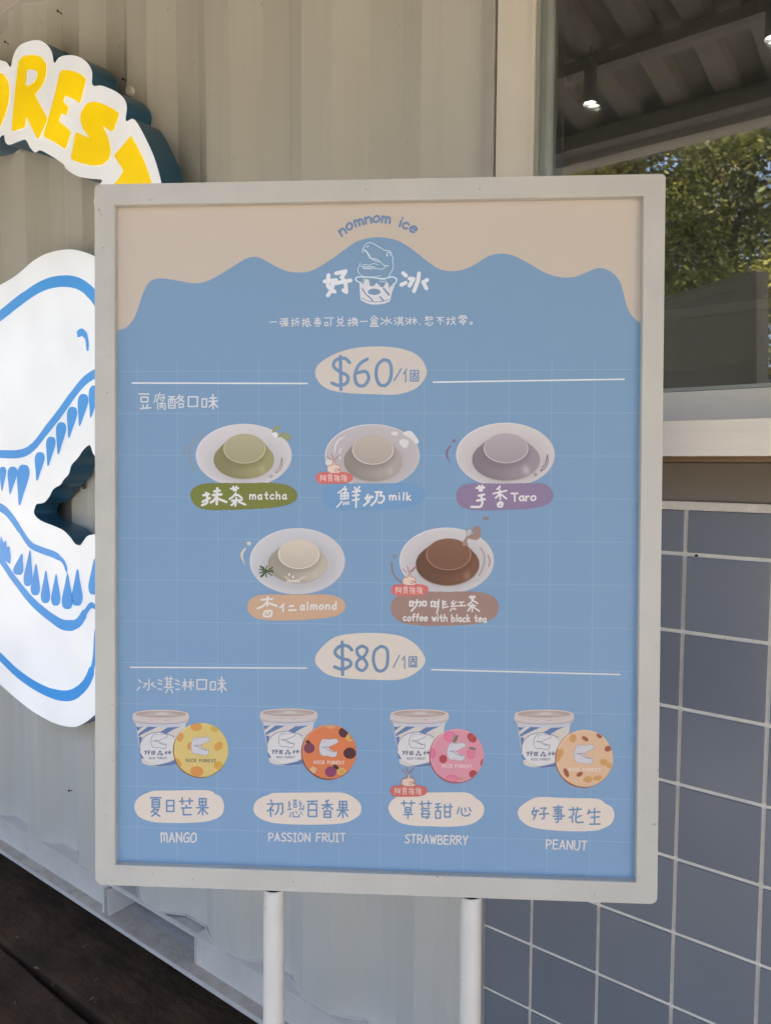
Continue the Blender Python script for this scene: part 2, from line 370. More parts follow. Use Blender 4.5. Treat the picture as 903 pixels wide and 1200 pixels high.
# ------------------------------------------------------------------ GROUND, DECK
box('ground', -60, 60, -60, 60, -.22, -.06, MT['gravel'], kind='structure')
deck = box('deck', -7, 4, .05, WD+2.5, -.055, -.045, MT['soil'], kind='structure')
box('bounce_floor', -20, 14, -1.9, .03, -.055, -.012, MT['bounce_floor'], kind='structure')  # unseen pale floor, added to bounce light onto the lower board and container
ed = [WD+.45, .897, .62, .33, .05]
for a, b in zip(ed, ed[1:]):
    bm = bmesh.new(); nx = 60
    rows = []
    for i in range(nx+1):
        x = -7+11*i/nx; e = .004*math.sin(i*1.7+a*9)+random.uniform(-.0025, .0025)
        rows.append([bm.verts.new(p) for p in ((x, b+.009+e, -.04), (x, b+.009+e, -.006), (x, b+.018+e, 0), (x, a-.016-e, random.uniform(-.001, .001)), (x, a-.008-e, -.006), (x, a-.008-e, -.04))])
    for p, q in zip(rows, rows[1:]):
        for i in range(5): bm.faces.new((p[i], q[i], q[i+1], p[i+1]))
    pl = from_bm('plank', bm, MT['plank'], deck)
# wood chips and litter on the planks
bm = bmesh.new()
for i in range(260):
    x, y = random.uniform(-2.9, -1.0), random.uniform(.2, 1.06); l = random.uniform(.002, .012); a = random.uniform(0, 6.3); wd = l*random.uniform(.12, .4)
    d = Vector((math.cos(a), math.sin(a), 0)); e = Vector((-d.y, d.x, 0)); c = Vector((x, y, .003))
    v = [bm.verts.new(p) for p in (c-d*l, c+e*wd+Vector((0, 0, .002)), c+d*l, c-e*wd)]; bm.faces.new(v)
tag(from_bm('wood_litter', bm, mat('litter', (.16, .115, .07), .9, .1), kind='stuff'), 'small wood chips and leaf litter scattered on the dark deck planks', 'litter')

# ------------------------------------------------------------------ LIT SIGNS ON THE CONTAINER
SF, SB = WD-.076, WD-.012       # face and back planes
def wpts(s, o=(0, 0), k=1.0, smooth=True, y=SF, kk=5):
    P = parse(s.lstrip('~'), o, k)[0]
    if smooth: P = crom(P, True, kk)
    out = []
    for u, v in P:
        q = wall(u, v, y); out.append((q.x, q.z))
    return out
def flat(name, polys, y, m, parent, label=None):
    bm = bmesh.new()
    for i, P in enumerate(polys):
        f = bm.faces.new([bm.verts.new((x, y-.00001*i, z)) for x, z in P]); f.normal_update()
        if f.normal.y > 0: f.normal_flip()
    me = bpy.data.meshes.new(name); bm.to_mesh(me); bm.free(); o = link(name, me, m, parent)
    return o
def halo_sign(nm, outline, label, cat):
    root = empty(nm, (sum(p[0] for p in outline)/len(outline), SB, sum(p[1] for p in outline)/len(outline)))
    tag(root, label, cat)
    loc = root.location
    def place(o): o.location = -loc; return o
    # return (side wall) and back, then the lit face set 1 mm in front
    bm = extrude(outline, SF, SB); o = place(from_bm('side_return', bm, MT['sret'], root))
    place(flat('lit_face', [outline], SF-.0006, MT['sign_white'], root))
    return root, place
def ribbon(P, wid, y=SF):
    """band of width wid (metres, number or list) along wall points P"""
    n = len(P); L, R = [], []
    for i, (x, z) in enumerate(P):
        a = P[max(i-1, 0)]; b = P[min(i+1, n-1)]; dx, dz = b[0]-a[0], b[1]-a[1]; l = math.hypot(dx, dz) or 1
        h = (wid[int(i*(len(wid)-1)/(n-1)+.5)] if isinstance(wid, list) else wid)/2
        L.append((x-dz/l*h, z+dx/l*h)); R.append((x+dz/l*h, z-dx/l*h))
    return L+R[::-1]
K1 = 4.1045
OUT1 = "-330 560 -335 420 -300 330 -230 300 -160 310 -112 345 -90 300 -50 272 0 288 32 298 52 320 64 272 88 225 130 200 185 192 225 212 250 250 262 302 285 275 330 264 380 272 420 300 444 345 446 408 490 411 550 435 595 470 611 515 606 580 640 570 668 602 705 672 740 750 765 830 782 900 800 980 760 1040 690 1050 600 1030 520 1010 460 985 455 945 462 905 492 866 430 858 370 845 320 812 302 785 240 745 195 722 170 732 145 708 125 672 90 680 45 696 26 680 18 648 -10 672 -60 705 -140 715 -210 690 -240 720 -320 700"
o1 = wpts(OUT1, (0, 0), K1, True, kk=4)
sg, place = halo_sign('arched_letter_sign', o1, 'arched light box with yellow capital letters on white, slate blue sides, above the reptile sign', 'sign')
LET = {
 'letter_r': "92 290 118 268 165 262 203 275 226 308 226 358 206 412 170 455 196 505 232 570 218 605 190 666 180 663 155 615 130 560 124 612 58 634 60 590 75 430",
 'letter_e': "292 338 340 337 385 352 418 380 388 498 360 478 318 458 306 488 334 515 322 556 300 544 284 582 346 632 318 720 270 686 210 656 232 575 262 470",
 'letter_s': "578 545 540 520 490 496 450 487 415 500 390 545 388 580 405 625 436 665 400 650 366 634 354 700 342 765 400 787 450 797 495 792 528 765 536 722 522 660 497 605 545 637",
 'letter_t': "632 650 590 702 550 746 574 785 597 822 572 860 545 892 520 960 600 990 700 1000 742 960 735 890 720 840 695 770 660 700",
 'letter_o': "0 352 24 362 44 400 48 450 40 510 20 570 0 612 -40 645 -85 610 -100 520 -84 430 -45 365",
 'letter_f': "-300 400 -130 380 -128 440 -210 455 -215 500 -160 495 -162 550 -220 556 -235 660 -312 655"}
for nmk, s in LET.items():
    sm = nmk in ('letter_o',)
    P = wpts(s, (0, 0), K1, sm)
    if not sm:                 # soften the straight-traced outline a little
        Q = []
        for i in range(len(P)):
            a, b = P[i], P[(i+1) % len(P)]; Q += [(a[0]*.88+b[0]*.12, a[1]*.88+b[1]*.12), (a[0]*.12+b[0]*.88, a[1]*.12+b[1]*.88)]
        P = Q
    place(flat(nmk, [P], SF-.0016, MT['sign_yellow'], sg))
place(flat('letter_hole', [wpts("135 340 155 335 178 342 182 365 167 395 130 412 131 375", (0, 0), K1, True)], SF-.0022, MT['sign_white'], sg))
place(flat('letter_hole', [wpts("-30 425 -12 470 -25 540 -48 555 -55 480", (0, 0), K1, True)], SF-.0022, MT['sign_white'], sg))
for u, v in ((150, 105), (40, 60), (112, 236), (20, 175)):
    q = wall(u, v, WD-.012); bm = bmesh.new(); tube(bm, (q.x, SB+.0005, q.z), (q.x, WD+.02, q.z), .011, .011, 14)
    place(from_bm('standoff', bm, MT['trim'], sg, smooth=False))
OUT2 = "-30 350 0 334 20 322 40 305 58 296 80 292 98 295 113 301 140 315 163 343 174 378 176 420 168 480 150 530 135 552 122 546 113 536 109 531 105.4 521.6 98 527 92 536 84 545 81 555 75 562 71 568 63 573 58 582 53 588 48 590 43 591 40 600 43 606 50 611 65 617 75 622 83 630 88 637 94 639 98 634 103 628 112 626 128 624 144 636 152 665 154 720 146 790 130 822 111.7 837.7 103.5 844.5 93 850.5 84 852 70.5 849.7 57 844.5 37.5 833 19.5 819 0 801.7 -40 765 -85 700 -110 610 -105 500 -75 405"
o2 = wpts(OUT2, (0, 0), 1, True, kk=4)
dg, place = halo_sign('reptile_head_sign', o2, 'large white lit reptile head sign with blue outline and teeth, left of the menu board', 'sign')
def wl(s, smooth=True):
    P = parse(('~' if smooth else '')+s)[0]
    return [(wall(u, v, SF).x, wall(u, v, SF).z) for u, v in P]
PXM = 1/F*1.68                   # one photo pixel in metres near the sign
def band(name, s, wd_):
    wd2 = [a*PXM for a in wd_] if isinstance(wd_, list) else wd_*PXM
    place(flat(name, [ribbon(wl(s), wd2)], SF-.0016, MT['sign_blue'], dg))
band('head_contour', "-95 640 -92 560 -80 480 -58 415 -30 390 0 370.5 25 351 50 335 72 329.5 92 332 107 343 120 360 138 375 150 400 150 440", [12, 14, 17, 16, 15, 15, 16, 16, 14])
band('nostril', "91 392 97 389.5 102 396 103.5 411", [8, 10, 9, 7, 5])
band('jaw_line', "-60 520 -30 530 0 532 25 531.5 40 523 55 504 70 485 85 464 100 446 116 436 140 425", [11, 12, 12, 13, 12, 11])
band('mouth_line', "-70 560 -40 575 0 594 12 604 24 621 36 638 50 645 66 651 76 660 80 676", [14, 14, 13, 13, 11, 10, 10, 7, 2])
band('jaw_inner_line', "-70 590 -30 622 0 654 16 677 40 706.5 66.6 728 80 733 92 730 101 717 108 709 116 716", [13, 13, 13, 14, 15, 13, 8, 6])
band('chin_contour', "-80 650 -60 705 -30 742 0 769 21 789 42.6 804 64 813.5 82.6 815 96 807 105 794 111 773 113 742 116 718", [14, 14, 14, 14, 15, 14, 8, 5])
def tooth(bx_, by_, tx, ty, wd_):
    if ty > by_: bx_ += 1.2; by_ += 4.5; wd_ *= 1.04
    ax, ay = tx-bx_, ty-by_; l = math.hypot(ax, ay); ax /= l; ay /= l; px, py = -ay, ax; P = []
    prof = [(-.02, 0), (.0, .28), (.10, .46), (.24, .5), (.45, .40), (.7, .24), (.92, .12), (1, .04)]
    for t, hh in prof: P.append((bx_+ax*l*t+px*wd_*hh, by_+ay*l*t+py*wd_*hh))
    for t, hh in prof[:0:-1]: P.append((bx_+ax*l*t-px*wd_*hh, by_+ay*l*t-py*wd_*hh))
    P = crom(P, True, 3)
    place(flat('tooth', [[(wall(u, v, SF).x, wall(u, v, SF).z) for u, v in P]], SF-.0019, MT['sign_blue'], dg))
for t in ((3, 543, 3, 575, 8), (15, 543, 12.5, 579, 11), (28, 541, 23.5, 592, 14), (47, 526, 44, 563, 11), (60, 508, 57, 546, 10.5), (72, 491, 69, 532, 11.5), (85, 473, 81.5, 513, 11.5), (98, 458, 94, 499, 12), (111, 448, 107, 489, 12), (124, 442, 120, 480, 12),
          (21, 673, 26.5, 649, 12), (33, 686, 36, 645, 10.5), (42, 697, 43, 661, 11), (54, 706, 54.5, 669, 11), (66, 709, 66.5, 673, 11), (79.5, 713, 80, 673, 13), (91, 709, 91.5, 667, 13), (110, 696, 111.5, 655, 12)): tooth(*t)
place(flat('tooth_fringe', [[(wall(u, v, SF).x, wall(u, v, SF).z) for u, v in ((-8, 640), (0, 640), (2, 628), (5, 636), (8, 633), (9, 641), (12, 640), (13.5, 652), (13, 661), (8, 658), (0, 650))]], SF-.0024, MT['sign_blue'], dg))
for u, v in ((20, 380), (90, 350), (10, 760), (80, 780)):
    q = wall(u, v, WD-.012); bm = bmesh.new(); tube(bm, (q.x, SB+.0005, q.z), (q.x, WD+.02, q.z), .011, .011, 14)
    place(from_bm('standoff', bm, MT['trim'], dg))
bm = bmesh.new(); P = [wall(u, v, WD-.01) for u, v in ((80, 582), (90, 575), (94, 560), (99, 572))]
for a, b in zip(P, P[1:]): tube(bm, a, b, .005, .005, 8)
place(from_bm('power_cable', bm, MT['lampbody'], dg))

# ------------------------------------------------------------------ THE MENU BOARD
board = empty('menu_board', (BC.x, BC.y, 0)); board.rotation_euler = (0, 0, .6046173)
tag(board, 'free-standing blue dessert menu board in a pale metal frame on two tube legs', 'menu board')
RM = (Matrix.Translation((BC.x, BC.y, 0)) @ Matrix.Rotation(.6046173, 4, 'Z')).inverted() @ BM
def bpart(o): o.parent = board; o.matrix_local = RM; return o
W2, H2 = .3205, .4045; IX, IZ = .2972, .3808
def arc(cx, cz, r, a0, a1, n=4): return [(cx+r*math.cos(rad(a0+(a1-a0)*i/n)), cz+r*math.sin(rad(a0+(a1-a0)*i/n))) for i in range(n+1)]
rr = .006; rt = .0032; g = .00004
rails = [
 arc(-W2+rt, H2-rt, rt, 135, 90)+arc(W2-rt, H2-rt, rt, 90, 45)+[(IX, IZ), (-IX, IZ)],
 arc(-W2+rr, -H2+rr, rr, 225, 270)+arc(W2-rr, -H2+rr, rr, 270, 315)+[(IX, -IZ), (-IX, -IZ)],
 arc(-W2+rt, H2-rt, rt, 135, 180)+arc(-W2+rr, -H2+rr, rr, 180, 225)+[(-IX, -IZ), (-IX, IZ)],
 arc(W2-rt, H2-rt, rt, 45, 0)+arc(W2-rr, -H2+rr, rr, 0, -45)+[(IX, -IZ), (IX, IZ)]]
for i, P in enumerate(rails):
    sx, sz = ((0, -g), (0, g), (g, 0), (-g, 0))[i]; P = [(x-sx, z-sz) for x, z in P]
    bm = extrude(P, 0, .024)
    edges = [e for e in bm.edges if all(abs(v.co.y) < 1e-6 for v in e.verts) and abs(abs(e.verts[0].co.x-e.verts[1].co.x)-abs(e.verts[0].co.z-e.verts[1].co.z)) > .004 or (all(abs(v.co.y) < 1e-6 for v in e.verts) and e.calc_length() < .004)]
    bmesh.ops.bevel(bm, geom=edges, offset=.0014, segments=3, affect='EDGES', profile=.5)
    bpart(from_bm('frame_rail', bm, MT['frame']))
bm = bmesh.new()
for (x0, x1, z0, z1) in ((-IX-.001, IX+.001, IZ-.0015, IZ+.001), (-IX-.001, IX+.001, -IZ-.001, -IZ+.0015), (-IX-.001, -IX+.0012, -IZ+.0016, IZ-.0016), (IX-.0012, IX+.001, -IZ+.0016, IZ-.0016)):
    bx(bm, x0, x1, .0015, .0047, z0, z1)
bm.free()
bm = bmesh.new(); bx(bm, -W2+.004, W2-.004, .018, .021, -H2+.004, H2-.004); bpart(from_bm('back_panel', bm, MT['frame']))
for sx in (-1, 1):
    xc = -.1132 if sx < 0 else .1147
    bm = bmesh.new(); n = 28; zt_, zb2 = -.4068, -1.158
    prev = None
    for r, z in ((.0095, zt_-.004), (.0105, zt_-.0006), (.0118, zt_-.0006), (.0123, zt_-.0016), (.0123, zb2)):
        ring = [bm.verts.new((r*math.cos(2*math.pi*i/n), r*math.sin(2*math.pi*i/n), z)) for i in range(n)]
        if prev: [bm.faces.new((prev[i], prev[(i+1) % n], ring[(i+1) % n], ring[i])) for i in range(n)]
        prev = ring
    me = from_bm('leg', bm, MT['leg'], smooth=True); me.parent = board; me.matrix_local = RM @ Matrix.Translation((xc, .0125, 0))
    bm = bmesh.new(); tube(bm, (0, 0, -.4046), (0, 0, -.415), .0088, .0088, 20); st = from_bm('stub', bm, MT['dark'], me)
    bm = bmesh.new()
    bx(bm, xc-.02, xc+.02, -.23, .23, .002, .022); bevel(bm, .002); fo = from_bm('foot', bm, MT['leg'], board)
    yb = (RM @ Vector((xc, .0125, -1.15))).y; fo.location.y = yb
bm = bmesh.new(); bx(bm, -.0925, .0945, -.012, .012, .003, .023); fo = from_bm('cross_bar', bm, MT['leg'], board); fo.location.y = yb

# ------------------------------------------------------------------ THE PRINT ON THE BOARD (flat ink, a fraction of a millimetre per colour)
KP = 1.12
def C(c, v):
    """ink colour: the photograph's tone at height v, freed from the light that falls there"""
    t = min(max((v-250)/700, -.1), 1); il = (.79+.21*t, .755+.245*t, .68+.32*t)
    return tuple(min(lin(a)*KP/i, .9) for a, i in zip(c, il))
class Art:
    def __init__(s): s.v, s.f, s.c, s.k = [], [], [], 0
    def face(s, pts, cols, L, eps=True):
        """pts in photo pixels, cols: one linear colour or one per corner"""
        if eps: s.k = (s.k+1) % 24
        y = PY-.00009*L-(s.k*3.2e-6 if eps else 0); b = len(s.v)
        P = [B(*q) for q in pts]
        A = sum(P[i][0]*P[(i+1) % len(P)][1]-P[(i+1) % len(P)][0]*P[i][1] for i in range(len(P)))
        idx = list(range(len(P)))
        if A < 0: idx.reverse()
        for x, z in P: s.v.append((x, y, z))
        s.f.append([b+i for i in idx])
        s.c.append([cols[i] if isinstance(cols, list) else cols for i in idx])
    def poly(s, src, col, L, o=(0, 0), k=1, raw=None):
        for P in ([raw] if raw else parse(src, o, k, True)):
            s.face(P, C(col, P[0][1]), L)
    def stroke(s, src, wd, col, L, o=(0, 0), k=1, taper=None):
        for P in parse(src, o, k):
            n = len(P)
            for i in range(n-1):
                (x0, y0), (x1, y1) = P[i], P[i+1]
                r0 = r1 = wd/2/k
                if taper: r0 *= taper(i/(n-1)); r1 *= taper((i+1)/(n-1))
                a = math.atan2(y1-y0, x1-x0); m = 5; Q = []
                for j in range(m+1): t = a+math.pi/2+math.pi*j/m; Q.append((x0+r0*math.cos(t), y0+r0*math.sin(t)))
                for j in range(m+1): t = a-math.pi/2+math.pi*j/m; Q.append((x1+r1*math.cos(t), y1+r1*math.sin(t)))
                s.face(Q, C(col, y0), L)
    def ell(s, cx, cy, rx, ry, col, L, o=(0, 0), k=1, rot=0, n=28, wob=0):
        P = []
        ph = random.uniform(0, 6)
        for i in range(n):
            t = 2*math.pi*i/n; q = 1+wob*math.sin(3*t+ph)+wob*.7*math.sin(7*t+ph*2)
            x, y = rx*q*math.cos(t), ry*q*math.sin(t); P.append((o[0]+(cx+x*math.cos(rot)-y*math.sin(rot))/k, o[1]+(cy+x*math.sin(rot)+y*math.cos(rot))/k))
        s.face(P, C(col, P[0][1]), L)
    def ring(s, e0, e1, fcol, L, o=(0, 0), k=1, n=48, m=5):
        """surface between two ellipses (cx cy rx ry), colour fcol(angle, 0..1)"""
        y = PY-.00009*L; g = []
        for j in range(m+1):
            q = j/m; e = [a+(b-a)*q for a, b in zip(e0, e1)]; row = []
            for i in range(n):
                t = 2*math.pi*i/n; p = (o[0]+(e[0]+e[2]*math.cos(t))/k, o[1]+(e[1]+e[3]*math.sin(t))/k)
                row.append((p, C(fcol(t, q), p[1])))
            g.append(row)
        for j in range(m):
            for i in range(n):
                a, b, c, d = g[j][i], g[j][(i+1) % n], g[j+1][(i+1) % n], g[j+1][i]
                s.face([a[0], b[0], c[0], d[0]], [a[1], b[1], c[1], d[1]], L, eps=False)
    def build(s, name, parent, label=None):
        me = bpy.data.meshes.new(name); me.from_pydata(s.v, [], s.f); me.materials.append(MT['ink'])
        at = me.color_attributes.new('ink', 'FLOAT_COLOR', 'CORNER'); i = 0
        flat_ = []
        for cc in s.c:
            for c in cc: flat_ += [c[0], c[1], c[2], 1]
        at.data.foreach_set('color', flat_)
        o = link(name, me, None, parent)
        if label: o['label'] = label
        return o
def mixc(a, b, t): return tuple(x+(y-x)*max(0, min(1, t)) for x, y in zip(a, b))
CREAM = (207, 197, 187); BLUE = (125, 154, 186); HEADW = (203, 202, 199)
# poster sheet: cream, with the blue wave shape printed over it
bm = bmesh.new(); bx(bm, -IX-.003, IX+.003, PY, PY+.003, -IZ-.003, IZ+.003)
poster = bpart(from_bm('poster', bm, mat('poster_cream', C((195, 184, 171), 950), .55, .3)))
a = Art()
WAVE = "~136 387 142 386 147.6 383.8 153 378.5 157.6 371.6 161 363 164 354 167 345 171 336 174.5 331 178.6 328 188.6 326 206 328.4 226 331.7 241.7 329.5 257 322 275 310.7 288 303 298 300.8 306 302.5 315 307.5 327 314 338 318 350 319.2 362 318 373 313 389 303 404 292 417.6 283 433 278.7 446 278 462 280.5 475 286.5 488.5 296.4 504 308.6 517 316 532.8 317.5 548 313.7 560 307.5 572 300 586 297 600 299 616 306.5 632 316 645 322 660 325 674 324 687 319 699 314.2 707 314.5 715 318 722 324 727.5 333 731 347 735 361 741 371 751 380"
P = parse(WAVE)[0]
bl = parse(WAVE)[0]
# split in quads going down so that the shape stays well formed
def edge(u): return P
bot = [B(137, 1020), B(751, 1040)]
zb_ = -IZ-.002; a_v = [B(u, v) for u, v in P]; a_v[0] = (-IX-.002, a_v[0][1]); a_v[-1] = (IX+.002, a_v[-1][1])
vs, fs = [], []
for x, z in a_v: vs += [(x, PY-.00012, z), (x, PY-.00012, zb_)]
for i in range(len(a_v)-1): fs.append((2*i, 2*i+1, 2*i+3, 2*i+2))
me = bpy.data.meshes.new('blue_field'); me.from_pydata(vs, [], fs)
me.materials.append(MT['ink']); at = me.color_attributes.new('ink', 'FLOAT_COLOR', 'CORNER')
bc = C((122, 154, 185), 950); at.data.foreach_set('color', [*bc, 1]*len(at.data))
link('blue_field', me, None, poster)
# pale grid lines
a = Art(); GC = (137, 168, 194)
xs0 = [B(u, 458)[0] for u in (160.8, 208.8, 256.5, 304.5, 352.7, 400.6, 448.9, 497.3)]
px_ = (xs0[-1]-xs0[0])/7
zt0 = B(160, 435.3)[1]; pz = (B(250, 435.3)[1]-B(250, 484.6)[1])
def seg(art, x0, z0, x1, z1, wd, col, L):
    y = PY-.00009*L-art.k*1e-6; art.k = (art.k+1) % 24; b = len(art.v)
    if abs(x1-x0) > abs(z1-z0): q = [(x0, z0-wd/2), (x1, z1-wd/2), (x1, z1+wd/2), (x0, z0+wd/2)]
    else: q = [(x0-wd/2, z1), (x0+wd/2, z1), (x0+wd/2, z0), (x0-wd/2, z0)]
    for x, z in q: art.v.append((x, y, z))
    art.f.append([b, b+1, b+2, b+3]); art.c.append([col]*4)
gc = C(GC, 950)
i = 0
while True:
    x = xs0[0]+px_*i
    if x > IX-.002: break
    seg(a, x, zt0+.0107, x, -IZ, .00075, gc, 2); i += 1
i = 0
while True:
    z = zt0-pz*i
    if z < -IZ+.004: break
    seg(a, -IX, z, IX, z, .00075, gc, 2); i += 1
a.build('grid_lines', poster)
# rules beside the prices
for s in ("155 448.8 360 449.3", "507.5 447.8 731 444.3", "153 782 359 783", "505.5 784.8 726 790.6"):
    a = Art(); a.stroke(s, 1.7, (205, 205, 200), 3); a.build('divider_rule', poster)

# hand lettering: Latin stroke alphabet, x-height 10, y up
LAT = {
 'm': (14, "0 10 0 0;~0 7 3 10 6 9 7 6 7 0;~7 6 10 10 13 9 14 6 14 0"), 'a': (9, "~8 8 4 10 0 6 1 1 5 0 8 4;8 10 8 3 9.5 0"), 't': (8, "4 16 4 3 6 0 8 1;0 10 8 10"),
 'c': (8, "~8 8.5 4 10 0 6 1 1 5 0 8 2"), 'h': (9, "0 17 0 0;~0 6 4 10 8 8 8.5 0"), 'i': (2, "1 10 1 0;1 14.5 1 15"), 'l': (2, "1 17 1 0"), 'k': (8, "0 17 0 0;7 10 1 5 8 0"),
 'r': (6, "0 10 0 0;~0 6 2 9 6 10"), 'o': (9, "~4.5 10 0 6 1 1 5 0 9 4 8 9 4.5 10"), 'n': (9, "0 10 0 0;~0 6 4 10 8 8 8.5 0"), 'd': (9, "~8 8 4 10 0 6 1 1 5 0 8 4;8.5 17 8.5 0"),
 'f': (7, "~7 16 4 17 3 13 3 0;0 10 7 10"), 'e': (9, "~0 5 9 6 8 9 4 10 0 6 1 1 5 0 8 1.5"), 'w': (12, "0 10 3 0 6 8 9 0 12 10"), 'b': (9, "0 17 0 0;~0 7 4 10 8 7 8 2 4 0 0 2"), ' ': (5, ""),
 'M': (9, "0 0 0 15 1 15;~0 12 2 15 4.5 13 4.5 2;~4.5 12 7 15 9 13 9 0"), 'A': (8, "0 0 4 15 8 0;1.5 5 6.5 5"), 'N': (8, "0 0 0 15 8 0 8 15"), 'G': (8, "~8 13 4 15 0 9 1 1 5 0 8 3;4.5 7 8 7 8 0"),
 'O': (8, "~4 15 0 9 1 1 4 0 8 4 7.5 13 4 15"), 'P': (7, "0 0 0 15;~0 15 6 14 7 10 4 7 0 7"), 'S': (7, "~7 13.5 3.5 15 .5 12 2 8.5 6 6 7 2.5 3.5 0 0 1.5"), 'I': (5, "2.5 0 2.5 15;0 15 5 15;0 0 5 0"),
 'F': (7, "0 0 0 15 7 15;0 8 6 8"), 'R': (8, "0 0 0 15;~0 15 6 14 7 10 4 7.5 0 7;3 7 8 0"), 'U': (8, "~0 15 0 4 2 0 6 0 8 4 8 15"), 'T': (8, "4 0 4 15;0 15 8 15"), 'E': (7, "7 15 0 15 0 0 7 0;0 8 6 8"),
 'W': (10, "0 15 2.5 0 5 12 7.5 0 10 15"), 'B': (8, "0 0 0 15;~0 15 6 14 6 9 0 8;~0 8 7 7 7.5 1.5 4 0 0 0"), 'Y': (8, "0 15 4 7 8 15;4 7 3 -1"), 'C': (8, "~8 13 4 15 0 9 1 1 5 0 8 2.5")}
def word(art, txt, x0, y0, x1, y1, h, wd, col, L, unit=10, jit=.35, tr=4):
    """baseline from (x0,y0) to (x1,y1) in photo pixels; h = height of 'unit' units"""
    adv = sum(LAT[c][0] for c in txt)+tr*(len(txt)-1); sx = math.hypot(x1-x0, y1-y0)/adv; sy = h/unit; an = math.atan2(y1-y0, x1-x0); x = 0
    for c in txt:
        wch, src = LAT[c]; dy = random.uniform(-jit, jit); ra = random.uniform(-.05, .05)
        for part in src.split(';'):
            part = part.strip()
            if not part: continue
            n = [float(q) for q in part.lstrip('~').split()]
            pts = []
            for i in range(0, len(n), 2):
                ux = (x+n[i]+n[i+1]*ra)*sx; uy = n[i+1]*sy+dy
                pts.append((x0+ux*math.cos(an)+uy*math.sin(an), y0+ux*math.sin(an)-uy*math.cos(an)))
            art.stroke(('~' if part.startswith('~') else '')+' '.join('%.2f %.2f' % q for q in pts), wd, col, L)
        x += wch+tr

# ---- header
a = Art(); o, k = (385, 245), 7.852
for ch, cx, cy, deg in (('n', 130, 208, -33), ('o', 190, 158, -24), ('m', 277, 124, -16), ('n', 365, 102, -8), ('o', 438, 90, 0), ('m', 526, 98, 6), ('i', 660, 132, 20), ('c', 708, 150, 24), ('e', 778, 184, 30)):
    wch, src = LAT[ch]; c_, s_ = math.cos(rad(deg)), math.sin(rad(deg))
    for part in src.split(';'):
        n = [float(q) for q in part.strip().lstrip('~').split()]; pts = []
        for i in range(0, len(n), 2):
            x, y = (n[i]-wch/2)*(6.0 if ch != 'm' else 5.2), -(n[i+1]-5)*5.6
            pts.append('%.1f %.1f' % (cx+x*c_-y*s_, cy+x*s_+y*c_))
        a.stroke(('~' if '~' in part else '')+' '.join(pts), 20, (100, 122, 145), 3, o, k)
a.build('arched_lettering', poster)
a = Art(); o, k = (375, 310), 6.689
a.stroke("65 82 60 165 85 195 112 212;~98 130 92 190 60 240;35 132 125 122;125 68 200 52 168 100;172 100 200 150 204 215 182 200;108 148 238 124", 31, HEADW, 3, o, k)
a.build('logo_character', poster)
a = Art()
a.stroke("650 66 672 86;670 142 636 158;775 68 765 130 735 208;700 110 730 112 700 165;838 120 806 138;808 138 832 186", 31, HEADW, 3, o, k)
a.build('logo_character', poster)
a = Art(); o, k = (410, 275), 13.89; LC = (190, 203, 214)
a.stroke("~215 215 250 160 310 128 370 140 430 175 500 215 570 255 630 258 670 290 685 350 703 380 690 430 706 480 695 560 660 620 630 685", 11, LC, 4, o, k)
a.stroke("265 202 300 186", 14, LC, 4, o, k); a.stroke("~592 300 612 285 640 290 655 332", 12, LC, 4, o, k); a.stroke("600 322 606 345", 20, LC, 4, o, k)
a.stroke("~205 232 202 262 206 292;~215 228 260 258 300 310 340 375 370 385 430 395 470 420 520 470 560 500 630 505", 11, LC, 4, o, k)
a.stroke("232 250 275 292;275 292 330 385;358 400 465 440", 20, (178, 184, 190), 3, o, k)
a.stroke("~590 508 560 535 520 562 460 555 400 545;~200 495 250 485 320 495 355 476 400 470 455 492;~165 460 162 490 132 540 130 590 160 640 210 675 300 685 400 685 500 665", 10, LC, 4, o, k)
a.stroke("180 508 230 548 300 556 360 552;210 520 400 524", 16, (175, 180, 186), 3, o, k)
for x in range(225, 400, 28): a.stroke("%d 515 %d 562" % (x, x), 6, LC, 4, o, k)
a.poly("150 762 170 1060 250 1105 340 1135 440 1138 560 1120 650 1085 684 930 716 850 722 800 700 790 655 850 640 870 620 790 590 760 540 860 500 850 430 780 380 840 320 830 310 750 250 720 215 800 190 770", (196, 193, 190), 4, o, k)
a.stroke("~150 772 105 750 92 715 120 690 200 688 330 694 480 712 590 708 650 688 705 690 745 712 760 742 742 780 715 805", 20, LC, 5, o, k)
DB = (112, 133, 152)
a.ell(390, 925, 138, 82, (200, 198, 196), 6, o, k); a.ell(392, 930, 106, 52, DB, 7, o, k)
a.stroke("200 880 245 950 330 1030 365 1075", 24, DB, 5, o, k); a.stroke("490 1015 540 1070", 30, DB, 5, o, k); a.stroke("548 878 635 980", 30, DB, 5, o, k)
a.stroke("~188 1030 250 1062 340 1090 440 1092 560 1080 640 1055", 11, DB, 6, o, k)
a.poly("345 725 352 805 395 800 425 768 470 790 472 738", DB, 6, o, k); a.poly("150 710 205 705 215 790 195 800 180 745 140 740", DB, 6, o, k)
a.poly("495 790 555 775 575 800 535 855 505 840", DB, 6, o, k)
a.stroke("215 720 300 730 300 760 215 760 215 720;485 728 575 728 572 768 485 768 485 728;530 728 530 768", 7, LC, 7, o, k); a.stroke("640 800 640 870", 16, DB, 6, o, k); a.stroke("690 800 690 850", 10, DB, 6, o, k)
a.stroke("480 1125 340 1125", 6, LC, 6, o, k)
a.build('reptile_cup_logo', poster)
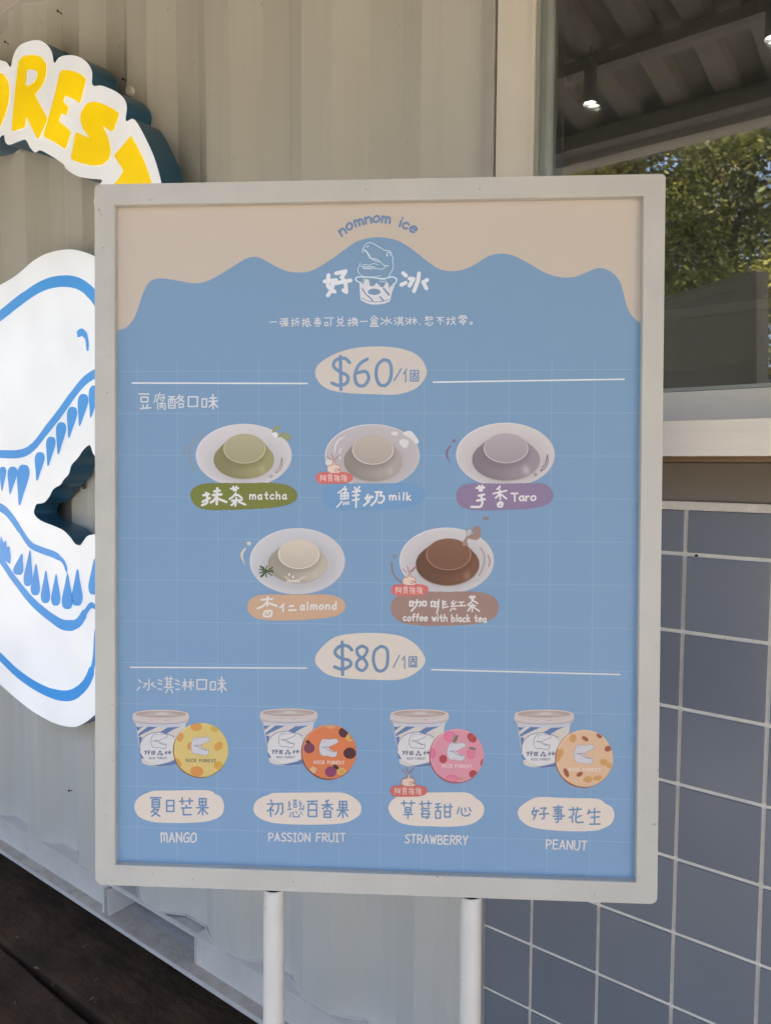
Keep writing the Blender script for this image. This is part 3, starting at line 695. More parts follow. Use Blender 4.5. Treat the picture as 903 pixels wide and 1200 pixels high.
# ---- subtitle
SUBC = (196, 194, 188)
a = Art(); o, k = (300, 365), 6.45
a.stroke("105 80 158 78;182 55 203 55 203 75 184 76 182 93 205 92 200 110 190 112;215 52 215 85;215 52 240 52;215 64 238 64;215 75 238 75;208 86 243 86;218 86 218 110 228 105;238 90 225 98;222 94 242 110", 7, SUBC, 3, o, k)
a.stroke("265 70 288 66;277 52 278 108 270 110;266 92 288 86;~325 50 302 58 303 85 295 105;303 75 328 75;318 75 318 108;347 70 368 66;358 52 358 108 350 110;346 92 370 86;~400 52 378 60 378 105;378 78 408 76;~394 60 398 90 415 108;378 105 392 98;380 112 395 112", 7, SUBC, 3, o, k)
a.stroke("445 55 485 55;443 68 485 68;465 42 465 68;440 82 490 80;~465 60 460 75 440 92;470 80 490 92;455 90 480 90 475 108 468 114;466 90 450 112;515 48 585 48;520 82 520 106 542 105 542 82 520 82;565 48 565 100 555 108", 7, SUBC, 3, o, k)
a.stroke("620 42 625 58;655 40 645 58;618 62 618 82 655 82 655 62 618 62;~630 82 628 100 610 112;~645 82 645 105 668 106;693 70 720 65;706 50 706 105 698 108;692 92 718 86;735 45 728 58;735 50 752 50 745 58;728 60 728 85;728 60 762 60 762 85;745 60 735 80;750 60 756 78;722 88 770 86;~745 80 742 98 725 108;748 90 768 108;785 75 842 73", 7, SUBC, 3, o, k)
o = (430, 365)
a.stroke("50 32 25 60;50 32 85 58;40 56 68 56;35 68 35 82 70 82 70 68 35 68;30 92 30 112;76 92 76 112;30 92 76 92;44 92 44 112;60 92 60 112;22 113 86 112;105 50 118 62;118 82 103 98;150 40 150 95 140 98;125 65 142 65 125 88;178 58 158 72 186 90", 7, SUBC, 3, o, k)
a.stroke("205 48 222 56;203 68 220 75;205 98 225 84;230 50 272 50;240 38 240 85;262 38 262 85;240 62 262 62;240 73 262 73;228 86 275 86;242 92 230 105;258 92 272 105;290 50 308 58;290 70 305 76;290 98 308 86;315 62 338 62;326 45 326 98;324 66 314 85;342 62 375 62;358 42 358 98;355 66 344 85;361 66 378 82;395 92 399 99", 7, SUBC, 3, o, k)
a.stroke("438 45 465 45;~452 32 445 52 462 68;462 45 440 68;472 42 472 62 492 60 492 42 472 42;445 85 440 98;~456 82 458 102 480 104 484 95;468 80 472 88;490 82 498 92;525 45 578 45;552 45 532 72;552 55 552 98;560 62 576 75", 7, SUBC, 3, o, k)
a.stroke("598 60 625 56;612 42 612 95 602 98;598 85 622 76;630 60 665 56;~645 38 648 75 668 98;662 72 632 98;655 42 664 48;700 32 745 32;692 42 692 55;692 42 752 42 750 54;720 32 722 58;702 50 712 52;732 50 742 52;722 60 695 78;722 60 750 76;708 76 738 76;705 86 735 86 722 102;~775 88 785 78 795 88 785 97 775 88", 7, SUBC, 3, o, k)
a.build('notice_lettering', poster)
# ---- price badges
PC = (190, 180, 167); PB = (106, 132, 158)
def badge(src, o, k, parts, cc, label):
    a = Art(); a.poly(src, cc, 3, o, k); b = a.build('price_badge', poster, label)
    a = Art()
    for s, wd in parts: a.stroke(s, wd, PB, 5, o, k)
    a.build('price_lettering', poster)
badge("~240 265 265 222 340 182 430 162 540 161 620 177 668 206 694 258 680 300 640 335 570 355 480 354 380 350 300 336 258 308", (300, 360), 3.473,
      [("~380 225 360 208 325 215 315 240 340 262 372 280 368 308 335 318 308 308;343 200 345 335;~452 211 418 235 402 280 412 315 440 318 458 288 445 262 408 268", 13.5), ("~518 214 495 235 488 275 500 312 525 318 545 295 550 250 540 220 518 214", 13.5), ("590 250 562 298", 6),
       ("612 252 600 272;608 266 608 305;628 258 628 300 660 300 660 258 628 258;644 262 644 275;634 271 654 271;637 280 637 292 652 292 652 280 637 280", 5.5)], PC, 'cream price badge reading $60 each')
badge("~95 210 130 150 210 85 320 63 470 60 600 78 690 130 742 210 720 265 660 310 580 335 450 335 300 328 180 308 115 260", (350, 730), 5.017,
      [("~312 160 285 135 240 138 212 172 240 205 298 222 302 252 255 272 210 258;255 112 258 304", 19), ("~372 135 342 155 350 190 385 215 400 250 375 280 342 262 345 225 385 195 402 155 372 135;~482 137 447 165 438 220 455 272 485 283 515 258 523 200 515 152 482 137", 18), ("592 190 555 262", 7.5),
       ("622 195 607 217;622 208 622 268;648 200 648 258 692 258 692 200 648 200;670 205 670 222;658 215 684 215;660 228 660 250 682 250 682 228 660 228", 7.5)], (204, 194, 180), 'cream price badge reading $80 each')
# ---- section headings
a = Art(); o, k = (155, 455), 8.209; HC = (200, 199, 194)
a.stroke("64 55 160 55;85 85 85 130 150 130 150 85 85 85;103 160 108 185;148 157 138 185;78 195 176 188", 13, HC, 3, o, k)
a.stroke("262 42 262 60;222 66 316 64;~222 66 222 105 208 138;254 75 250 95 232 125;240 105 240 135;262 90 316 90;300 78 300 122 288 124;268 104 276 114;245 146 245 205;245 146 317 146 317 202 306 204;282 134 280 155 262 172;281 155 300 172;280 174 264 194;280 174 300 190", 9, HC, 3, o, k)
a.stroke("345 80 410 80;350 105 350 190 412 190 412 105 350 105;370 80 370 145;388 80 388 145;362 165 402 165;~455 62 445 85 425 105;450 80 490 80;~490 80 470 110 425 140;445 92 470 112 500 130;452 148 452 185 490 182 490 148 452 148", 11, HC, 3, o, k)
a.stroke("540 82 540 175 625 173 628 82 540 82;672 102 672 180 714 178 716 100 672 102;745 95 808 92;738 125 815 122;776 58 778 200;~772 125 765 155 740 180;~782 125 795 155 820 180", 13, HC, 3, o, k)
a.build('heading_lettering', poster)
a = Art(); o, k = (155, 788), 7.525
ICE = "55 65 80 88;68 130 42 158;148 58 148 150 135 158;105 98 130 98 100 132;190 90 168 108;165 105 205 132;228 65 262 78;228 98 262 105;228 145 262 152;285 55 358 55;305 38 305 130;340 38 340 130;305 82 340 82;305 105 340 105;285 132 362 130;318 140 295 180;338 145 358 180;380 65 415 80;380 100 418 108;385 150 418 150;445 90 480 88;463 60 463 155;460 95 440 130;466 95 482 125;495 88 540 86;515 60 518 155;513 95 498 130;520 95 542 122"
a.stroke(ICE, 10.5, HC, 3, o, k)
a.stroke("572 65 572 148 650 148 655 65 572 65;690 85 690 155 732 152 732 82 690 85;765 72 812 70;758 98 825 96;788 40 788 175;~785 100 780 130 755 155;~792 100 805 130 830 158", 12, HC, 3, o, k)
a.build('heading_lettering', poster)

# ---- puddings on plates (printed photographs)
def pudding(o, k, plate, base, top, cside, ctop, crim, label, hl=None, pl=(190, 184, 180)):
    a = Art(); cx, cy, rx, ry = plate; cside = tuple(x*.91 for x in cside); ctop = tuple(x*1.03 for x in ctop); top = (top[0], top[1], top[2]*1.04, top[3]*1.01)
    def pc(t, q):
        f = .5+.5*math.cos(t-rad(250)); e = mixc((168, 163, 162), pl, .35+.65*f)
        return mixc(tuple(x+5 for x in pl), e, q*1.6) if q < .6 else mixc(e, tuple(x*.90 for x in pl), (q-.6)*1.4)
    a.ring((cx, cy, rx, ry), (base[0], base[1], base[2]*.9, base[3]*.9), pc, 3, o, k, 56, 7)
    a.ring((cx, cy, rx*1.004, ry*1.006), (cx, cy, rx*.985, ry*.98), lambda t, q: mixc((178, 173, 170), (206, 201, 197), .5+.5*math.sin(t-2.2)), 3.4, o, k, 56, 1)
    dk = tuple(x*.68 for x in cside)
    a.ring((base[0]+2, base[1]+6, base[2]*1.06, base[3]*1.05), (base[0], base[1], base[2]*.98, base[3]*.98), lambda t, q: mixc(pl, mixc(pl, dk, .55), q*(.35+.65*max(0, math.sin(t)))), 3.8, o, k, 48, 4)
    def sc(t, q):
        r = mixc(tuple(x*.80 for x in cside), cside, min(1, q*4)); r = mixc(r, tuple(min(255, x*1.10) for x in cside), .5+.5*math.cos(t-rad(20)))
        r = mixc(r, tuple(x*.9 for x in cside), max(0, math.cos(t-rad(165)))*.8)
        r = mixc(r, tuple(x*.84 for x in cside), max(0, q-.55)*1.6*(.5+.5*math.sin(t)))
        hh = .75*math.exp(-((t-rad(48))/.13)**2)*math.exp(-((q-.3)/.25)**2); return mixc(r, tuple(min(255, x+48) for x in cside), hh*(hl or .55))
    pts = [(e[0]+e[2]*math.cos(t), e[1]+e[3]*math.sin(t)) for e in (base, top) for t in [2*math.pi*i/60 for i in range(60)]]
    pts = sorted(set(pts)); lo = []; up = []
    for p in pts:
        while len(lo) > 1 and (lo[-1][0]-lo[-2][0])*(p[1]-lo[-2][1])-(lo[-1][1]-lo[-2][1])*(p[0]-lo[-2][0]) <= 0: lo.pop()
        lo.append(p)
    for p in pts[::-1]:
        while len(up) > 1 and (up[-1][0]-up[-2][0])*(p[1]-up[-2][1])-(up[-1][1]-up[-2][1])*(p[0]-up[-2][0]) <= 0: up.pop()
        up.append(p)
    H = lo[:-1]+up[:-1]; hc = (base[0], (base[1]+top[1])/2)
    for i in range(len(H)):
        p, q = H[i], H[(i+1) % len(H)]; cc = []
        for x, y in (p, q):
            t = math.atan2(y-base[1], x-base[0]); cc.append(C(sc(t, .12), o[1]+y/k))
        a.face([(o[0]+p[0]/k, o[1]+p[1]/k), (o[0]+q[0]/k, o[1]+q[1]/k), (o[0]+hc[0]/k, o[1]+hc[1]/k)], cc+[C(cside, o[1]+hc[1]/k)], 4.3, eps=False)
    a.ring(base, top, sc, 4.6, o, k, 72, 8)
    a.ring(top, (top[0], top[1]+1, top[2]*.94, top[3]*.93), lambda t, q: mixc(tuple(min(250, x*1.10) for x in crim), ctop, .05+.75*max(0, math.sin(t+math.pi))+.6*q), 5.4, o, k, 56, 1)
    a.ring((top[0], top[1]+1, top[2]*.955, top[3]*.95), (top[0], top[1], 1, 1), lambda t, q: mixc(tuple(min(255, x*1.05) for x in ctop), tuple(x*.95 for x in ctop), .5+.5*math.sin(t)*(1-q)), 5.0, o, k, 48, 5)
    return a
def pill(o, k, src, col, label):
    a = Art(); P = parse('~'+src, o, k, True)[0]
    Q = []
    for i, (x, y) in enumerate(P):
        (x2, y2) = P[(i+1) % len(P)]
        for t in (0, .5): Q.append((x+(x2-x)*t+random.uniform(-.22, .22), y+(y2-y)*t+random.uniform(-.28, .28)))
    a.face(Q, C(col, Q[0][1]), 7); return a.build('name_pill', poster, label)
WT = (208, 205, 198)
# matcha
Z = ((200, 480), 5.644)
a = pudding(*Z, (484, 303, 316, 208), (484, 330, 200, 127), (488, 258, 134, 97), (146, 140, 96), (151, 145, 114), (176, 168, 132), 'matcha')
a.stroke("~215 160 170 190 135 240 122 290 128 345 165 410", 9, (138, 140, 128), 3, *Z); a.stroke("~95 240 80 265 78 300", 7, (138, 140, 128), 3, *Z)
a.poly("~672 158 676 130 695 112 722 106 715 130 690 146 680 158", (136, 140, 104), 6, *Z); a.poly("~698 184 715 162 745 150 780 158 795 180 780 206 755 198 730 182", (138, 141, 104), 6, *Z)
a.poly("~670 162 688 150 708 170 696 186", (214, 210, 204), 6.3, *Z)
a.stroke("~735 318 738 360 722 400 698 418 700 404 722 376 735 318", 5, (128, 122, 96), 6, *Z); a.stroke("~664 432 674 440 664 450 654 440 664 432", 4, (128, 122, 96), 6, *Z)
a.build('pudding_print', poster, 'pale green matcha pudding on a white plate')
pill(*Z, "130 570 150 520 210 492 300 486 480 486 640 484 740 492 810 520 836 565 820 605 770 630 680 648 540 658 380 664 240 662 165 635", (112, 116, 52), 'green name pill')
a = Art(); Z = ((220, 562), 6.946)
a.stroke("128 128 172 118;~152 108 160 150 155 190 118 208;122 180 180 150;216 96 262 90;205 126 275 120;242 70 237 200;~233 135 215 168 188 186;252 158 314 182", 20, WT, 8, *Z)
a.stroke("352 75 412 70;372 58 376 90;396 56 392 90;~392 112 370 138 342 158;378 128 412 126 442 152;360 172 440 166;396 150 388 214;~380 176 370 198 355 208;415 180 470 204", 17, WT, 8, *Z)
word(a, 'matcha', 220+506/6.946, 562+158/6.946, 220+802/6.946, 562+158/6.946, 5.1, 1.7, WT, 8, tr=7)
a.build('name_lettering', poster)
# milk
Z = ((360, 480), 5.644)
a = pudding(*Z, (430, 305, 312, 208), (434, 338, 192, 132), (434, 265, 132, 98), (158, 148, 136), (163, 152, 139), (190, 179, 166), 'milk', pl=(172, 165, 162))
a.stroke("~248 178 210 200 188 235 178 290", 9, (200, 198, 192), 6, *Z, taper=lambda t: .5+.7*math.sin(3.1*t)); a.stroke("~222 258 214 290 216 325", 9, (200, 198, 192), 6, *Z)
for e in ((577, 158, 24, 14, 0), (640, 222, 33, 28, .5)): a.ell(e[0], e[1], e[2], e[3], (200, 197, 190), 6, *Z, rot=e[4], wob=.07)
a.poly("~632 160 650 144 685 142 712 170 735 205 730 226 708 220 690 196 660 178", (202, 199, 193), 6, *Z)
a.ell(142, 350, 23, 22, (204, 198, 190), 6, *Z)
a.build('pudding_print', poster, 'off-white milk pudding on a grey plate')
pill(*Z, "96 570 112 520 170 494 300 488 480 488 640 486 720 496 768 528 778 572 755 612 700 640 600 655 450 664 300 668 180 664 118 625", (106, 142, 174), 'light blue name pill')
a = Art(); Z = ((365, 562), 6.689)
a.stroke("~265 54 240 82 208 104;240 80 274 74 258 104;232 108 230 152;232 108 286 104 286 148 230 152;258 108 258 148;232 130 286 126;238 170 222 190 198 216;254 180 252 196;270 178 272 194;288 176 292 192", 12, WT, 8, *Z)
a.stroke("338 62 346 76;374 56 362 76;322 96 380 88;324 126 370 120;324 162 370 154;350 82 348 218;~442 118 430 150 446 176;~466 130 442 175 408 204;420 146 480 136;500 98 550 98 536 126 566 130 568 158 545 184 522 178;~515 100 505 160 468 202", 15, WT, 8, *Z)
word(a, 'milk', 365+612/6.689, 562+160/6.689, 365+775/6.689, 562+160/6.689, 5.1, 1.8, WT, 8, tr=7)
a.build('name_lettering', poster)
# taro
Z = ((510, 480), 5.644)
a = pudding(*Z, (463, 300, 325, 212), (466, 330, 224, 138), (466, 256, 142, 98), (142, 130, 134), (150, 141, 142), (178, 167, 165), 'taro', hl=1.3, pl=(186, 179, 173))
a.stroke("~100 238 76 275 78 310 96 350", 14, (118, 100, 124), 3, *Z, taper=lambda t: .3+.8*math.sin(3.14*min(t+.1, 1))); a.ell(122, 206, 14, 11, (118, 106, 124), 3, *Z, rot=-.4)
a.stroke("~740 298 742 350 720 390 696 408 704 388 728 350 740 298", 5, (98, 82, 110), 6, *Z); a.stroke("~660 420 669 430 660 440 651 430 660 420", 4, (98, 82, 110), 6, *Z)
a.build('pudding_print', poster, 'mauve taro pudding on an off-white plate')
pill(*Z, "138 570 155 520 215 492 330 488 480 490 640 486 720 494 768 530 778 575 755 615 690 645 590 658 450 664 300 666 200 655 150 620", (130, 112, 138), 'purple name pill')
a = Art(); Z = ((530, 562), 7.525)
a.stroke("212 74 278 70;234 56 240 98;260 54 256 98;230 142 278 132;215 186 284 172;~250 142 262 190 256 225 236 240 166 240", 20, WT, 8, *Z)
a.stroke("~418 60 408 74 392 84;358 124 476 98;~412 112 402 140 378 162;416 92 420 172;425 128 474 168;~418 196 398 216 404 236 430 238 442 216 432 198 418 196;408 216 434 214", 16, WT, 8, *Z)
word(a, 'T', 530+520/7.525, 562+186/7.525, 530+578/7.525, 562+186/7.525, 8.8, 1.9, WT, 8, unit=15)
word(a, 'aro', 530+590/7.525, 562+186/7.525, 530+732/7.525, 562+184/7.525, 5.2, 1.9, WT, 8)
a.build('name_lettering', poster)
# almond
Z = ((270, 600), 5.644)
a = pudding(*Z, (443, 326, 314, 218), (446, 342, 198, 128), (452, 278, 132, 98), (176, 166, 148), (183, 172, 154), (196, 187, 172), 'almond', hl=.3, pl=(184, 182, 181))
for i in range(15):
    t = i*2*math.pi/15+.3*math.sin(i*5); l = 34+22*abs(math.sin(i*2.3)); a.stroke("232 392 %.0f %.0f" % (232+l*math.cos(t), 392+l*.8*math.sin(t)), 8, (52, 72, 44) if i % 2 else (78, 92, 60), 6, *Z)
a.stroke("~360 425 400 455 440 450 492 428", 4, (215, 208, 195), 6, *Z)
for x in (380, 398, 416, 434, 452): a.stroke("%d 450 %d 468 %d 450" % (x-7, x, x+8), 4, (215, 208, 195), 6, *Z)
a.stroke("389 408 389 420", 9, (210, 204, 194), 6, *Z); a.stroke("414 424 414 434", 9, (210, 204, 194), 6, *Z)
a.stroke("~100 240 76 275 80 310 96 350", 17, (196, 184, 170), 3, *Z, taper=lambda t: .3+.8*math.sin(3.14*min(t+.1, 1))); a.ell(122, 208, 15, 13, (198, 186, 172), 3, *Z)
a.stroke("~580 180 640 185 690 225 715 290 700 360", 6, (196, 184, 174), 5.8, *Z)
a.build('pudding_print', poster, 'cream almond pudding with a rosemary sprig on a white plate')
pill(*Z, "112 625 130 580 190 550 300 545 460 548 600 544 690 554 745 585 762 625 745 660 690 690 590 706 450 716 290 718 180 705 122 665", (190, 156, 126), 'tan name pill')
a = Art(); Z = ((285, 692), 7.224)
a.stroke("154 78 248 70;208 55 203 130;~198 98 170 130 122 152;218 108 284 130;~182 176 176 216 230 216 240 174 182 176;200 196 212 192", 17, WT, 8, *Z)
a.stroke("345 116 312 144;338 130 338 178;394 132 426 130;388 168 446 164", 16, WT, 8, *Z)
word(a, 'almond', 285+486/7.224, 692+164/7.224, 285+786/7.224, 692+158/7.224, 5.1, 1.9, WT, 8, tr=7)
a.build('name_lettering', poster)
# coffee with black tea
Z = ((440, 600), 5.644)
a = pudding(*Z, (470, 322, 312, 218), (475, 345, 210, 140), (482, 280, 144, 104), (112, 76, 55), (114, 79, 59), (158, 114, 88), 'coffee', hl=1.0, pl=(186, 181, 178))
a.poly("~578 222 574 200 592 175 604 152 610 170 604 198 612 220", (150, 124, 112), 6, *Z); a.poly("~604 172 622 150 648 140 645 110 668 92 690 108 694 150 680 180 650 184 625 178", (146, 118, 106), 6, *Z)
a.ell(618, 128, 17, 21, (178, 172, 172), 6.3, *Z); a.stroke("~618 108 600 128 604 150;~618 108 636 120 632 148", 4, (120, 104, 110), 6.6, *Z)
a.stroke("~692 236 716 280 718 330 700 385 682 420", 8, (150, 128, 118), 6, *Z); a.stroke("~742 285 755 320 748 358", 9, (150, 128, 118), 6, *Z); a.ell(728, 42, 24, 12, (134, 120, 116), 6, *Z)
a.stroke("~108 335 108 380 130 430 168 466", 12, (130, 118, 114), 3, *Z); a.stroke("~125 282 136 292 125 302 114 292 125 282", 6, (132, 120, 116), 3, *Z)
a.stroke("270 362 235 396", 6, (150, 120, 115), 6, *Z)
a.build('pudding_print', poster, 'brown coffee and black tea pudding on a white plate')
pill(*Z, "100 635 115 580 175 545 280 528 460 528 640 526 730 540 795 575 812 630 790 690 730 725 620 745 460 752 300 752 180 735 120 695", (148, 120, 108), 'brown name pill')
a = Art(); Z = ((455, 692), 6.689)
a.stroke("168 86 168 120 190 120 192 86 168 86;200 94 250 88;~224 72 218 115 180 160;250 88 252 115 240 122;268 86 268 118 293 118 295 86 268 86", 13, WT, 8, *Z)
a.stroke("335 86 335 125 360 122 358 86 335 86;368 90 386 90;366 108 386 106;366 128 384 125;394 72 390 130 378 182;426 78 426 138;426 92 450 86;426 110 452 106;426 134 466 126", 11, WT, 8, *Z)
a.stroke("510 80 492 98 515 105;530 88 490 125 535 120;498 138 484 160;510 142 512 150;520 138 526 148;550 92 590 90;570 92 570 118;545 121 605 118", 10, WT, 8, *Z)
a.stroke("632 52 680 50;646 42 650 68;668 42 664 68;~658 72 645 95 620 112;655 78 680 88 698 102;632 120 680 118;657 105 655 165;645 130 620 160;668 132 712 162", 12, WT, 8, *Z)
word(a, 'coffee with black tea', 455+118/6.689, 692+236/6.689, 455+765/6.689, 692+246/6.689, 4.6, 1.55, WT, 8, tr=5)
a.build('name_lettering', poster)

# ---- little red recommendation stamps
def stamp(dx, dy, label, sc=1):
    a = Art(); Z = ((360+dx, 480+dy), 5.644); RD = (196, 104, 96); TW = (214, 190, 178)
    P = parse("~56 452 66 424 110 414 178 412 250 414 292 428 302 452 286 476 240 488 160 490 100 490 66 478", *Z, True)[0]
    a.face(P, C(RD, P[0][1]), 9)
    a.stroke("88 435 88 472;88 437 102 438 92 452 102 462;106 438 125 438;121 438 121 470 116 472;108 448 108 461 115 461 115 448 108 448", 4.5, TW, 10, *Z)
    a.stroke("138 434 150 431 148 442;144 428 138 444;155 432 164 432 164 441 155 441 155 432;142 447 142 466 162 466 162 447 142 447;142 456 162 456;146 468 140 475;158 468 164 475", 4, TW, 10, *Z)
    for q in (0, 47): a.stroke(' ;'.join(' '.join(str(float(v)+(q if i % 2 == 0 else 0)) for i, v in enumerate(s.split())) for s in "178 440 192 438;185 430 185 474;178 460 192 454;201 430 195 445;198 440 198 474;198 443 216 441;198 453 214 452;198 463 214 462;198 473 217 473;207 442 207 473".split(';')), 4, TW, 10, *Z)
    a.poly("~134 412 132 385 146 370 172 364 204 366 216 384 218 410 200 419 158 420", (208, 190, 170), 10, *Z)
    a.poly("172 368 175 342 184 342 185 368", (208, 190, 170), 10.4, *Z)
    a.stroke("~134 412 132 385 146 370 170 364 174 342 184 342 186 364 206 368 216 384 218 408;~136 412 160 421 200 420;180 398 200 388 202 398 216 394;182 408 216 402", 4.5, (182, 106, 92), 11, *Z)
    a.stroke("133 312 155 332;162 294 173 330;180 332 219 296", 5, (168, 96, 92), 11, *Z)
    a.build('recommendation_stamp', poster, label)
stamp(0, 0, 'red recommendation stamp beside the milk pudding'); stamp(479.7-391.5, 691.4-560.1, 'red recommendation stamp on the coffee pudding name'); stamp(478.6-391.5, 926.9-560.1, 'red recommendation stamp below the strawberry cup')

# ---- cups and foil lids (printed photographs)
HEADP = "345 312 328 326 314 350 300 380 290 430 293 480 306 522 330 545 370 554 395 548 420 553 450 562 490 566 520 560 535 535 540 495 533 484 512 492 480 480 450 462 420 437 432 420 470 402 505 386 530 374 552 362 556 340 540 318 510 311 480 313 420 322 370 316"
def cup(u0, v0):
    """u0, v0: photo pixel of the left end of the rim"""
    a = Art(); X0, Z0_ = B(156, 839); X1, Z1_ = B(u0, v0)
    # draw in the mango cup's enlargement, then shift on the board
    n0 = len(a.v); o, k = (140, 775), 5.644
    a.poly("106 400 116 470 134 580 150 672 168 682 195 690 230 695 270 697 310 695 345 690 372 683 388 674 404 600 424 500 440 400", (198, 192, 182), 3, o, k)
    SB_ = (92, 117, 158)
    for s in ("112 432 135 436 160 428 118 462", "122 498 160 478 240 440 310 412 250 404 200 424 125 480", "250 480 330 430 380 405 438 402 434 420 360 450 310 480 280 500", "126 500 150 500 142 540 134 555", "134 612 158 606 165 640 147 646", "205 690 250 686 330 668 385 640 392 660 380 680 340 690 270 696", "405 500 430 470 424 500 412 540 395 560"):
        a.poly(s, SB_, 3.6, o, k)
    a.poly("110 404 150 398 320 410 430 396 440 404 436 430 330 438 180 432 114 424", (186, 186, 194), 3.8, o, k)
    a.poly("~90 356 96 400 130 412 270 416 420 408 452 398 458 352 400 340 150 340", (190, 182, 176), 4.2, o, k)
    a.ring((274, 350, 184, 30), (274, 350, 168, 22), lambda t, q: mixc((188, 170, 162), (208, 200, 194), q), 4.7, o, k, 40, 1)
    a.ring((274, 350, 169, 22.5), (280, 348, 40, 8), lambda t, q: mixc((166, 142, 132), (176, 170, 162), q+.25*math.sin(3*t)), 4.8, o, k, 40, 4)
    a.stroke("~100 376 160 390 260 396 380 392 448 372", 8, (200, 186, 182), 5, o, k); a.stroke("~215 392 270 396 320 390", 7, (166, 138, 160), 5.2, o, k)
    a.stroke("~94 394 150 408 270 414 400 408 452 392", 4, (150, 140, 142), 5, o, k)
    a.ell(256, 574, 120, 106, (206, 203, 200), 5.2, o, k, n=40); a.stroke("~138 590 136 560 150 520 190 484 256 469 320 482 366 500", 4, (96, 112, 146), 5.6, o, k)
    hp = [(155+(408+(x-423)*.92)/12.9, 850+(240+(y-438)*.86)/12.9) for x, y in parse('~'+HEADP, (0, 0), 1, True)[0]]
    a.stroke(' '.join('%.2f %.2f' % p for p in hp+[hp[0]]), .62, (112, 122, 150), 5.6)
    for q in ('320 432 350 428 400 424 424 428', '350 440 385 440 420 470 470 492 510 500', '350 345 364 352'): a.stroke(' '.join('%.2f %.2f' % (155+(408+(x-423)*.92)/12.9, 850+(240+(y-438)*.86)/12.9) for x, y in parse(q)[0]), .6, (112, 122, 150), 5.7)
    INK = (70, 78, 112)
    a.stroke("172 592 178 612;166 598 182 596;182 592 170 616;188 592 202 592 194 602 196 616 190 616;186 604 204 602", 4.5, INK, 5.8, o, k)
    a.stroke("214 596 214 616 234 616 234 594 214 596;224 596 224 616;214 606 234 604", 4.5, INK, 5.8, o, k)
    a.stroke("262 596 276 596;269 588 269 604;268 596 262 604;271 596 277 603;252 612 266 612;259 606 259 624;258 612 252 620;270 612 288 612;279 606 279 624;278 612 271 621;281 612 288 620", 3.6, INK, 5.8, o, k)
    a.stroke("302 602 318 600;310 592 310 618;309 602 302 612;322 600 342 598;332 590 332 616;331 600 323 611;334 600 343 609", 4.2, INK, 5.8, o, k)
    word(a, 'NICE FOREST', 140+196/k, 775+646/k, 140+314/k, 775+646/k, 2.1, .55, (120, 124, 140), 5.8, unit=15, jit=.1)
    for i in range(len(a.v)):
        x, y, z = a.v[i]; a.v[i] = (x-X0+X1, y, z-Z0_+Z1_)
    return a
def lid(cu, cv, ru, o, k, base, edgec, blobs, tcol, label):
    a = Art(); r = ru*k; cx, cy = (cu-o[0])*k, (cv-o[1])*k
    a.ell(cx-5, cy+5, r*.995, r*1.0, edgec, 6, o, k, n=44, wob=.004)
    n = 44; P = [(o[0]+(cx+r*.985*(1+.006*math.sin(5*t+1)+.004*math.sin(11*t))*math.cos(t))/k, o[1]+(cy+r*.985*(1+.006*math.sin(5*t+1)+.004*math.sin(11*t))*math.sin(t))/k) for t in [2*math.pi*i/n for i in range(n)]]
    a.face(P, C(base, cv), 6.5)
    a.ring((cx, cy, r*.98, r*.98), (cx, cy, r*.90, r*.90), lambda t, q: mixc(mixc(base, (225, 215, 205), .30*max(0, math.sin(t*1.0-2.4))), base, q), 6.8, o, k, 44, 2)
    for b in blobs:
        x, y, rx, ry, rot, col = b[:6]; pts = []
        for i in range(20):
            t = 2*math.pi*i/20; px, py = rx*math.cos(t), ry*math.sin(t); X, Y = x+px*math.cos(rot)-py*math.sin(rot), y+px*math.sin(rot)+py*math.cos(rot)
            d = math.hypot(X-cx, Y-cy); m = r*.975
            if d > m: X, Y = cx+(X-cx)*m/d, cy+(Y-cy)*m/d
            pts.append((o[0]+X/k, o[1]+Y/k))
        a.face(pts, C(col, cv), 7.0+(b[6] if len(b) > 6 else 0))
    hx, hy = (o[0]+cx/k, o[1]+cy/k); sc = ru/31.9/5.644
    s2 = ru/32/12.04; P = [(hx+(x-430)*s2, hy+(y-492)*s2) for x, y in parse(HEADP)[0]]
    a.face(P, C((196, 193, 196), cv), 7.8)
    st = ' '.join('%.2f %.2f' % p for p in P+[P[0]]); a.stroke(st, .5, (150, 148, 160), 8.2)
    for q in ('320 432 350 428 400 424 424 428', '350 440 385 440 420 470 470 492 510 500', '350 345 364 352'): a.stroke(' '.join('%.2f %.2f' % (hx+(x-430)*s2, hy+(y-492)*s2) for x, y in parse(q)[0]), .6, (120, 118, 135), 8.4)
    word(a, 'NICE FOREST', hx-17.5*ru/32, hy+13.6*ru/32, hx+17.5*ru/32, hy+14.4*ru/32, 3.3, .75, tcol, 8.2, unit=15, jit=.15)
    a.build('lid_print', poster, label)
OR = (204, 146, 76); YO = (196, 162, 70)
for (u0, v0), nm in zip(((156, 839), (305, 837.5), (457.4, 838.5), (602.8, 839)), ('mango', 'passion fruit', 'strawberry', 'peanut')):
    c_ = cup(u0, v0); c_.build('cup_print', poster, 'striped paper cup above the %s name' % nm)
lid(235.7, 878.8, 32.2, (140, 775), 5.644, (205, 182, 112), (140, 96, 44), [(508, 432, 38, 30, .1, OR), (628, 445, 26, 22, .3, YO), (402, 502, 22, 30, .4, OR), (655, 562, 24, 34, .7, (202, 150, 74)), (466, 560, 18, 26, .2, OR), (512, 728, 44, 34, .1, (206, 138, 70)), (655, 690, 34, 28, .6, (200, 158, 72)), (388, 672, 18, 34, -.5, (198, 146, 66))], (120, 112, 100), 'yellow foil lid with mangoes')
PV, PM, PYW = (118, 62, 84), (74, 42, 50), (206, 160, 92)
